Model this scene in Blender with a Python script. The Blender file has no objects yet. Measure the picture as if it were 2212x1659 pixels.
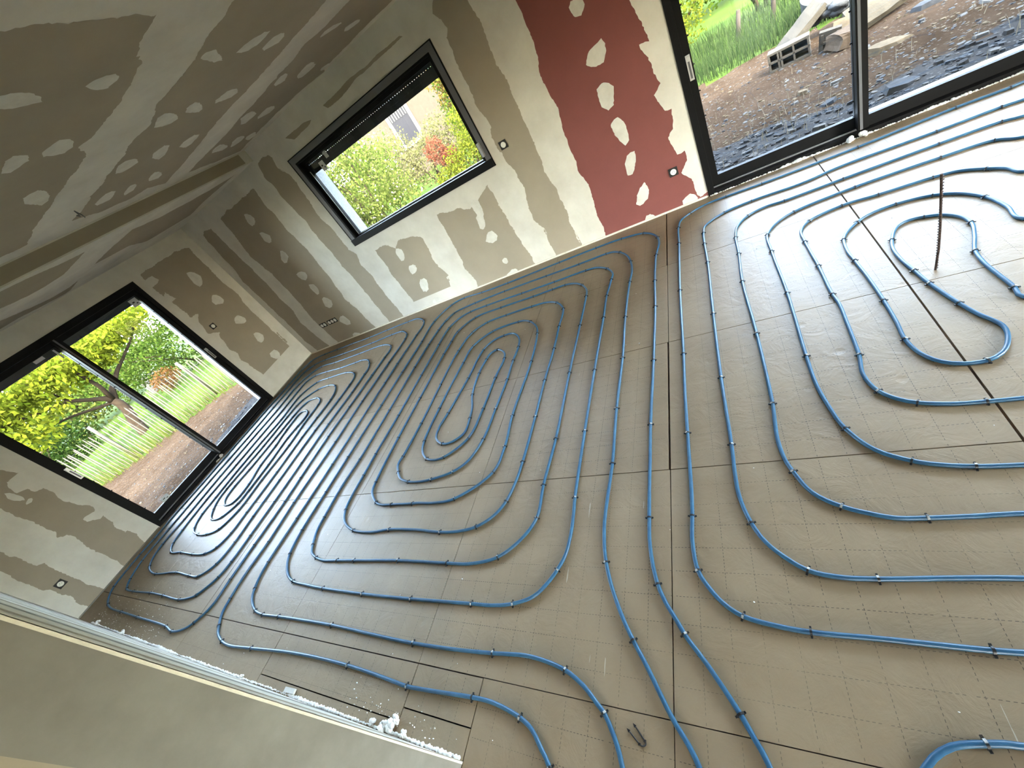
import bpy, bmesh, math, random, json
from mathutils import Vector, Matrix, noise
from mathutils.geometry import tessellate_polygon
sc = bpy.context.scene
PI = math.pi
R = random.Random(7)
# ---------------------------------------------------------------- camera, world, sun, exposure
CAM = Vector((6.527, -4.252, 1.775))
ROWS = ((0.8354801, 0.2476089, -0.490574), (-0.191887, -0.7050793, -0.6826731), (-0.5149295, 0.6644945, -0.5415668))
cd = bpy.data.cameras.new('camera'); cam = bpy.data.objects.new('camera', cd); sc.collection.objects.link(cam)
r_, d_, f_ = (Vector(v) for v in ROWS)
M3 = Matrix((r_, -d_, -f_)).transposed()
cam.matrix_world = Matrix.Translation(CAM) @ M3.to_4x4()
cd.sensor_fit = 'HORIZONTAL'; cd.sensor_width = 36; cd.lens = 875.2243 / 2212 * 36; cd.clip_start = .05; cd.clip_end = 400
sc.camera = cam
w = bpy.data.worlds.new('world'); sc.world = w; w.use_nodes = True
nt = w.node_tree; bgn = nt.nodes['Background']
sky = nt.nodes.new('ShaderNodeTexSky'); sky.sky_type = 'NISHITA'; sky.sun_disc = False
sky.sun_elevation = math.radians(38); sky.sun_rotation = math.radians(140); sky.air_density = 1.0; sky.dust_density = 2.5; sky.ozone_density = 1.0
mx = nt.nodes.new('ShaderNodeMix'); mx.data_type = 'RGBA'; mx.inputs[0].default_value = .45
nt.links.new(sky.outputs[0], mx.inputs[6]); mx.inputs[7].default_value = (1.62, 1.56, 1.46, 1)
nt.links.new(mx.outputs[2], bgn.inputs[0]); bgn.inputs[1].default_value = 9.0
sd = bpy.data.lights.new('sun', 'SUN'); sd.energy = 20.0; sd.angle = math.radians(1.2); sd.color = (1, .93, .8)
so = bpy.data.objects.new('sun', sd); sc.collection.objects.link(so)
so.rotation_euler = (Vector((-.52, .60, -.62))).to_track_quat('-Z', 'Y').to_euler(); so.location = (10, -12, 12)
sc.view_settings.view_transform = 'Standard'; sc.view_settings.look = 'None'; sc.view_settings.gamma = 1
sc.view_settings.use_curve_mapping = False; sc.view_settings.exposure = 1.42
sc.cycles.max_bounces = 10; sc.cycles.diffuse_bounces = 7; sc.cycles.glossy_bounces = 3; sc.cycles.transmission_bounces = 6
sc.cycles.transparent_max_bounces = 24; sc.cycles.use_denoising = True; sc.cycles.sample_clamp_indirect = 6
sc.cycles.caustics_reflective = False; sc.cycles.caustics_refractive = False
# ---------------------------------------------------------------- helpers
C = sc.collection
class MB:
    def __init__(s): s.v = []; s.f = []; s.m = []; s.sm = []
    def face(s, idx, m=0, sm=False): s.f.append(tuple(idx)); s.m.append(m); s.sm.append(sm)
    def poly(s, pts, m=0):
        n = len(s.v); s.v += [tuple(p) for p in pts]; s.face(range(n, n + len(pts)), m)
    def box(s, a, b, m=0, T=None):
        x0, y0, z0 = a; x1, y1, z1 = b; n = len(s.v)
        P = [(x0,y0,z0),(x1,y0,z0),(x1,y1,z0),(x0,y1,z0),(x0,y0,z1),(x1,y0,z1),(x1,y1,z1),(x0,y1,z1)]
        if T: P = [T(p) for p in P]
        s.v += [tuple(p) for p in P]
        for q in ((0,3,2,1),(4,5,6,7),(0,1,5,4),(1,2,6,5),(2,3,7,6),(3,0,4,7)): s.face([n + i for i in q], m)
    def tube(s, pts, rad, seg=8, m=0, cap=True, closed=False):
        pts = [Vector(p) for p in pts]; k = len(pts); n0 = len(s.v); up = None
        rr = rad if isinstance(rad, (list, tuple)) else [rad] * k
        for i, p in enumerate(pts):
            t = (pts[min(i + 1, k - 1)] - pts[max(i - 1, 0)]).normalized()
            if up is None:
                up = Vector((0, 0, 1)) if abs(t.z) < .9 else Vector((1, 0, 0))
            a = t.cross(up)
            if a.length < 1e-4: a = t.orthogonal()
            a.normalize(); b = a.cross(t); up = b
            for j in range(seg):
                an = 2 * PI * j / seg; s.v.append(tuple(p + rr[i] * (math.cos(an) * a + math.sin(an) * b)))
        for i in range(k - 1):
            for j in range(seg):
                q = n0 + i * seg; j2 = (j + 1) % seg
                s.face((q + j, q + j2, q + seg + j2, q + seg + j), m, True)
        if cap:
            s.face([n0 + j for j in range(seg)][::-1], m); s.face([n0 + (k - 1) * seg + j for j in range(seg)], m)
    def blob(s, c, r, m=0, seg=8, rings=5, jit=.15, rnd=R):
        c = Vector(c); n = len(s.v); rv = Vector(r) if not isinstance(r, (int, float)) else Vector((r, r, r))
        s.v.append(tuple(c + Vector((0, 0, rv.z))))
        for i in range(1, rings):
            th = PI * i / rings
            for j in range(seg):
                ph = 2 * PI * j / seg; q = 1 + rnd.uniform(-jit, jit)
                s.v.append((c.x + rv.x*q*math.sin(th)*math.cos(ph), c.y + rv.y*q*math.sin(th)*math.sin(ph), c.z + rv.z*q*math.cos(th)))
        s.v.append(tuple(c - Vector((0, 0, rv.z)))); L = len(s.v) - 1
        for j in range(seg):
            s.face((n, n+1+j, n+1+(j+1) % seg), m, True)
            b = n + 1 + (rings - 2) * seg; s.face((L, b+(j+1) % seg, b+j), m, True)
        for i in range(rings - 2):
            for j in range(seg):
                a = n + 1 + i*seg; s.face((a+j, a+seg+j, a+seg+(j+1) % seg, a+(j+1) % seg), m, True)
    def mesh(s, name, mats):
        me = bpy.data.meshes.new(name); me.from_pydata(s.v, [], s.f)
        for m in (mats if isinstance(mats, (list, tuple)) else [mats]): me.materials.append(m)
        me.polygons.foreach_set('material_index', s.m); me.polygons.foreach_set('use_smooth', s.sm); me.update()
        return me
    def obj(s, name, mats, parent=None, **tags):
        o = bpy.data.objects.new(name, s.mesh(name, mats)); C.objects.link(o)
        if parent: o.parent = parent
        for k, v in tags.items(): o[k] = v
        return o
def empty(name, loc=(0, 0, 0), rz=0, **tags):
    o = bpy.data.objects.new(name, None); C.objects.link(o); o.location = loc; o.rotation_euler = (0, 0, rz); o.empty_display_size = .05
    for k, v in tags.items(): o[k] = v
    return o
def copy_tree(o, parent=None):
    c = o.copy(); C.objects.link(c); c.parent = parent
    for ch in list(o.children): copy_tree(ch, c)
    return c
def smooth(o):
    o.data.polygons.foreach_set('use_smooth', [True] * len(o.data.polygons)); return o
# ---------------------------------------------------------------- materials
def mat(name, col, rough=.8, var=0, scale=8, bump=0, bscale=40, spec=.5, metal=0, col2=None, detail=6, stretch=None, thresh=None, coat=0):
    m = bpy.data.materials.new(name); m.use_nodes = True; nt = m.node_tree; L = nt.links.new
    b = nt.nodes['Principled BSDF']; b.inputs['Roughness'].default_value = rough; b.inputs['Metallic'].default_value = metal
    b.inputs['Specular IOR Level'].default_value = spec; b.inputs['Base Color'].default_value = (*col, 1); b.inputs['Coat Weight'].default_value = coat
    tc = nt.nodes.new('ShaderNodeTexCoord'); src = tc.outputs['Object']
    if stretch:
        mp = nt.nodes.new('ShaderNodeMapping'); mp.inputs['Scale'].default_value = stretch; L(src, mp.inputs[0]); src = mp.outputs[0]
    if var or col2:
        n = nt.nodes.new('ShaderNodeTexNoise'); n.inputs['Scale'].default_value = scale; n.inputs['Detail'].default_value = detail
        n.inputs['Roughness'].default_value = .62; L(src, n.inputs[0])
        r = nt.nodes.new('ShaderNodeValToRGB'); L(n.outputs[0], r.inputs[0])
        lo, hi = thresh or (.3, .7)
        r.color_ramp.elements[0].position = lo; r.color_ramp.elements[1].position = hi
        c2 = col2 or tuple(min(1, c * (1 + var)) for c in col); c1 = col if col2 else tuple(c * (1 - var) for c in col)
        r.color_ramp.elements[0].color = (*c1, 1); r.color_ramp.elements[1].color = (*c2, 1)
        L(r.outputs[0], b.inputs['Base Color'])
    if bump:
        n2 = nt.nodes.new('ShaderNodeTexNoise'); n2.inputs['Scale'].default_value = bscale; n2.inputs['Detail'].default_value = 5; L(src, n2.inputs[0])
        bp = nt.nodes.new('ShaderNodeBump'); bp.inputs['Strength'].default_value = bump; bp.inputs['Distance'].default_value = .01
        L(n2.outputs[0], bp.inputs['Height']); L(bp.outputs[0], b.inputs['Normal'])
    return m
def leafmat(name, c1, c2, trans=.45):
    m = bpy.data.materials.new(name); m.use_nodes = True; nt = m.node_tree; L = nt.links.new; nt.nodes.clear()
    o = nt.nodes.new('ShaderNodeOutputMaterial'); g = nt.nodes.new('ShaderNodeNewGeometry'); r = nt.nodes.new('ShaderNodeValToRGB')
    r.color_ramp.elements[0].color = (*c1, 1); r.color_ramp.elements[1].color = (*c2, 1)
    L(g.outputs['Random Per Island'], r.inputs[0])
    a = nt.nodes.new('ShaderNodeBsdfDiffuse'); t = nt.nodes.new('ShaderNodeBsdfTranslucent'); s = nt.nodes.new('ShaderNodeMixShader')
    s.inputs[0].default_value = trans; L(r.outputs[0], a.inputs[0]); L(r.outputs[0], t.inputs[0]); L(a.outputs[0], s.inputs[1]); L(t.outputs[0], s.inputs[2]); L(s.outputs[0], o.inputs[0])
    return m
def glassmat():
    m = bpy.data.materials.new('window_glass'); m.use_nodes = True; nt = m.node_tree; nt.nodes.clear(); L = nt.links.new
    o = nt.nodes.new('ShaderNodeOutputMaterial'); t = nt.nodes.new('ShaderNodeBsdfTransparent'); g = nt.nodes.new('ShaderNodeBsdfGlossy')
    t.inputs[0].default_value = (.94, .965, .955, 1); g.inputs['Roughness'].default_value = .02
    f = nt.nodes.new('ShaderNodeFresnel'); f.inputs[0].default_value = 1.45; s = nt.nodes.new('ShaderNodeMixShader')
    L(f.outputs[0], s.inputs[0]); L(t.outputs[0], s.inputs[1]); L(g.outputs[0], s.inputs[2]); L(s.outputs[0], o.inputs[0]); return m
M = dict(
    compound=mat('joint_compound', (.56, .525, .46), .9, col2=(.72, .69, .62), scale=2.6, bump=.12, bscale=14, spec=.2, thresh=(.25, .7)),
    spot=mat('screw_spot_compound', (.58, .555, .50), .9, col2=(.72, .70, .64), scale=9, bump=.1, bscale=30, spec=.2),
    thin=mat('darkened_compound', (.20, .187, .157), .9, col2=(.26, .247, .215), scale=6, spec=.2),  # compound darkened to stand in for weaker light on the near wall's end
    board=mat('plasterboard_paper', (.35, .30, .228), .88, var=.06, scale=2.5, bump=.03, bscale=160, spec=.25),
    red=mat('fire_plasterboard_paper', (.215, .072, .064), .88, var=.06, scale=2.5, bump=.03, bscale=160, spec=.25),
    render=mat('exterior_render', (.21, .215, .22), .95, col2=(.13, .135, .14), scale=60, bump=.5, bscale=90),
    black=mat('black_lacquered_aluminium', (.006, .006, .0065), .55, bump=.05, bscale=500, spec=.12),
    trimgrey=mat('dark_grey_aluminium', (.12, .122, .13), .5, bump=.05, bscale=400, spec=.3),
    seal=mat('black_rubber', (.006, .006, .006), .7),
    silver=mat('brushed_metal', (.55, .55, .55), .35, metal=.8),
    slat=mat('shutter_slat', (.02, .02, .021), .5),
    cream=mat('cream_strip', (.72, .67, .55), .8, var=.1, scale=30),
    foam=mat('expanding_foam', (.88, .87, .84), .85, bump=.4, bscale=120, spec=.2),
    pipe=mat('blue_pipe_plastic', (.012, .072, .150), .42, col2=(.028, .112, .200), scale=26, spec=.55, thresh=(.35, .75)),
    clip=mat('black_clip_plastic', (.008, .008, .009), .42, spec=.5),
    pale_crown=mat('pale_clip_crown', (.38, .38, .37), .5, var=.4, scale=300),
    rust=mat('rusty_steel', (.055, .028, .018), .75, var=.4, scale=60, bump=.5, bscale=300),
    socketw=mat('white_socket_plastic', (.78, .77, .72), .45),
    socketb=mat('black_socket_box', (.012, .011, .010), .6),
    sticker=mat('paper_sticker', (.55, .56, .58), .6),
    ink_hollow=mat('ink_and_hollow_black', (.01, .01, .01), .6),
    gap=mat('dark_joint', (.035, .022, .012), .9),
    slab=mat('concrete_slab', (.25, .24, .22), .9, var=.2),
    glass=glassmat(),
)
def floor_mat():
    m = bpy.data.materials.new('insulation_board_film'); m.use_nodes = True; nt = m.node_tree; L = nt.links.new; N = nt.nodes.new
    b = nt.nodes['Principled BSDF']; b.inputs['Roughness'].default_value = .42; b.inputs['Specular IOR Level'].default_value = .4; b.inputs['Coat Weight'].default_value = .0; b.inputs['Coat Roughness'].default_value = .4
    uv = N('ShaderNodeUVMap'); uv.uv_map = 'board'; sp = N('ShaderNodeSeparateXYZ'); L(uv.outputs[0], sp.inputs[0])
    def mth(op, a, v=None, v2=None):
        n = N('ShaderNodeMath'); n.operation = op
        for i, q in enumerate((a, v, v2)):
            if q is None: continue
            if hasattr(q, 'default_value'): L(q, n.inputs[i])
            else: n.inputs[i].default_value = q
        return n.outputs[0]
    tc = N('ShaderNodeTexCoord')
    nz = N('ShaderNodeTexNoise'); nz.inputs['Scale'].default_value = 1.7; nz.inputs['Detail'].default_value = 6; L(tc.outputs['Object'], nz.inputs[0])
    fade = mth('MULTIPLY_ADD', nz.outputs[0], 2.6, -.55)
    fcl = N('ShaderNodeClamp'); L(fade, fcl.inputs[0])
    def grid(u, v):
        a = mth('ABSOLUTE', mth('SUBTRACT', mth('FRACT', mth('DIVIDE', u, .1)), .5))      # .5 on a line
        line = mth('GREATER_THAN', a, .5 - .009)
        dash = mth('LESS_THAN', mth('FRACT', mth('DIVIDE', v, .0135)), .55)
        brk = mth('LESS_THAN', mth('FRACT', mth('DIVIDE', mth('ADD', v, .02), .2)), .93)
        inn = mth('MULTIPLY', mth('GREATER_THAN', u, .03), mth('GREATER_THAN', v, .015))
        return mth('MULTIPLY', mth('MULTIPLY', line, dash), mth('MULTIPLY', brk, inn))
    g = mth('MAXIMUM', grid(sp.outputs[0], sp.outputs[1]), grid(sp.outputs[1], sp.outputs[0]))
    g = mth('MULTIPLY', g, fcl.outputs[0])
    at = N('ShaderNodeAttribute'); at.attribute_name = 'tone'; at.attribute_type = 'GEOMETRY'
    n1 = N('ShaderNodeTexNoise'); n1.inputs['Scale'].default_value = 3; n1.inputs['Detail'].default_value = 8; n1.inputs['Roughness'].default_value = .65; L(tc.outputs['Object'], n1.inputs[0])
    t = mth('ADD', mth('MULTIPLY', n1.outputs[0], .9), at.outputs['Fac'])
    r = N('ShaderNodeValToRGB'); L(t, r.inputs[0]); r.color_ramp.elements[0].position = .25; r.color_ramp.elements[1].position = .85
    r.color_ramp.elements[0].color = (.235, .170, .100, 1); r.color_ramp.elements[1].color = (.33, .248, .155, 1)
    mix = N('ShaderNodeMix'); mix.data_type = 'RGBA'; L(g, mix.inputs[0]); L(r.outputs[0], mix.inputs[6]); mix.inputs[7].default_value = (.035, .026, .018, 1)
    # white chalky scratches along y
    mp = N('ShaderNodeMapping'); mp.inputs['Scale'].default_value = (60, 3.0, 1); L(tc.outputs['Object'], mp.inputs[0])
    n3 = N('ShaderNodeTexNoise'); n3.inputs['Scale'].default_value = 1; n3.inputs['Detail'].default_value = 3; L(mp.outputs[0], n3.inputs[0])
    sc_ = mth('MULTIPLY', mth('GREATER_THAN', n3.outputs[0], .76), .45)
    mix2 = N('ShaderNodeMix'); mix2.data_type = 'RGBA'; L(sc_, mix2.inputs[0]); L(mix.outputs[2], mix2.inputs[6]); mix2.inputs[7].default_value = (.62, .57, .48, 1)
    L(mix2.outputs[2], b.inputs['Base Color'])
    # creased, dented film
    n4 = N('ShaderNodeTexNoise'); n4.inputs['Scale'].default_value = 7; n4.inputs['Detail'].default_value = 7; n4.inputs['Roughness'].default_value = .6; n4.inputs['Distortion'].default_value = 1.2; L(tc.outputs['Object'], n4.inputs[0])
    vo = N('ShaderNodeTexVoronoi'); vo.inputs['Scale'].default_value = 5.5; L(tc.outputs['Object'], vo.inputs[0])
    dent = N('ShaderNodeMapRange'); L(vo.outputs['Distance'], dent.inputs[0]); dent.inputs[1].default_value = 0; dent.inputs[2].default_value = .14; dent.inputs[3].default_value = 0; dent.inputs[4].default_value = 1
    sm = N('ShaderNodeTexNoise'); sm.inputs['Scale'].default_value = 1.1; L(tc.outputs['Object'], sm.inputs[0])
    dsel = mth('GREATER_THAN', sm.outputs[0], .53)
    dd = mth('MULTIPLY', mth('SUBTRACT', dent.outputs[0], 1.0), mth('MULTIPLY', dsel, .5))
    hgt = mth('ADD', mth('MULTIPLY', n4.outputs[0], .8), dd)
    bp = N('ShaderNodeBump'); bp.inputs['Strength'].default_value = .42; bp.inputs['Distance'].default_value = .012; L(hgt, bp.inputs['Height']); L(bp.outputs[0], b.inputs['Normal'])
    rr = N('ShaderNodeMapRange'); L(n1.outputs[0], rr.inputs[0]); rr.inputs[3].default_value = .44; rr.inputs[4].default_value = .62; L(rr.outputs[0], b.inputs['Roughness'])
    return m
M['floor'] = floor_mat()
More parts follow.
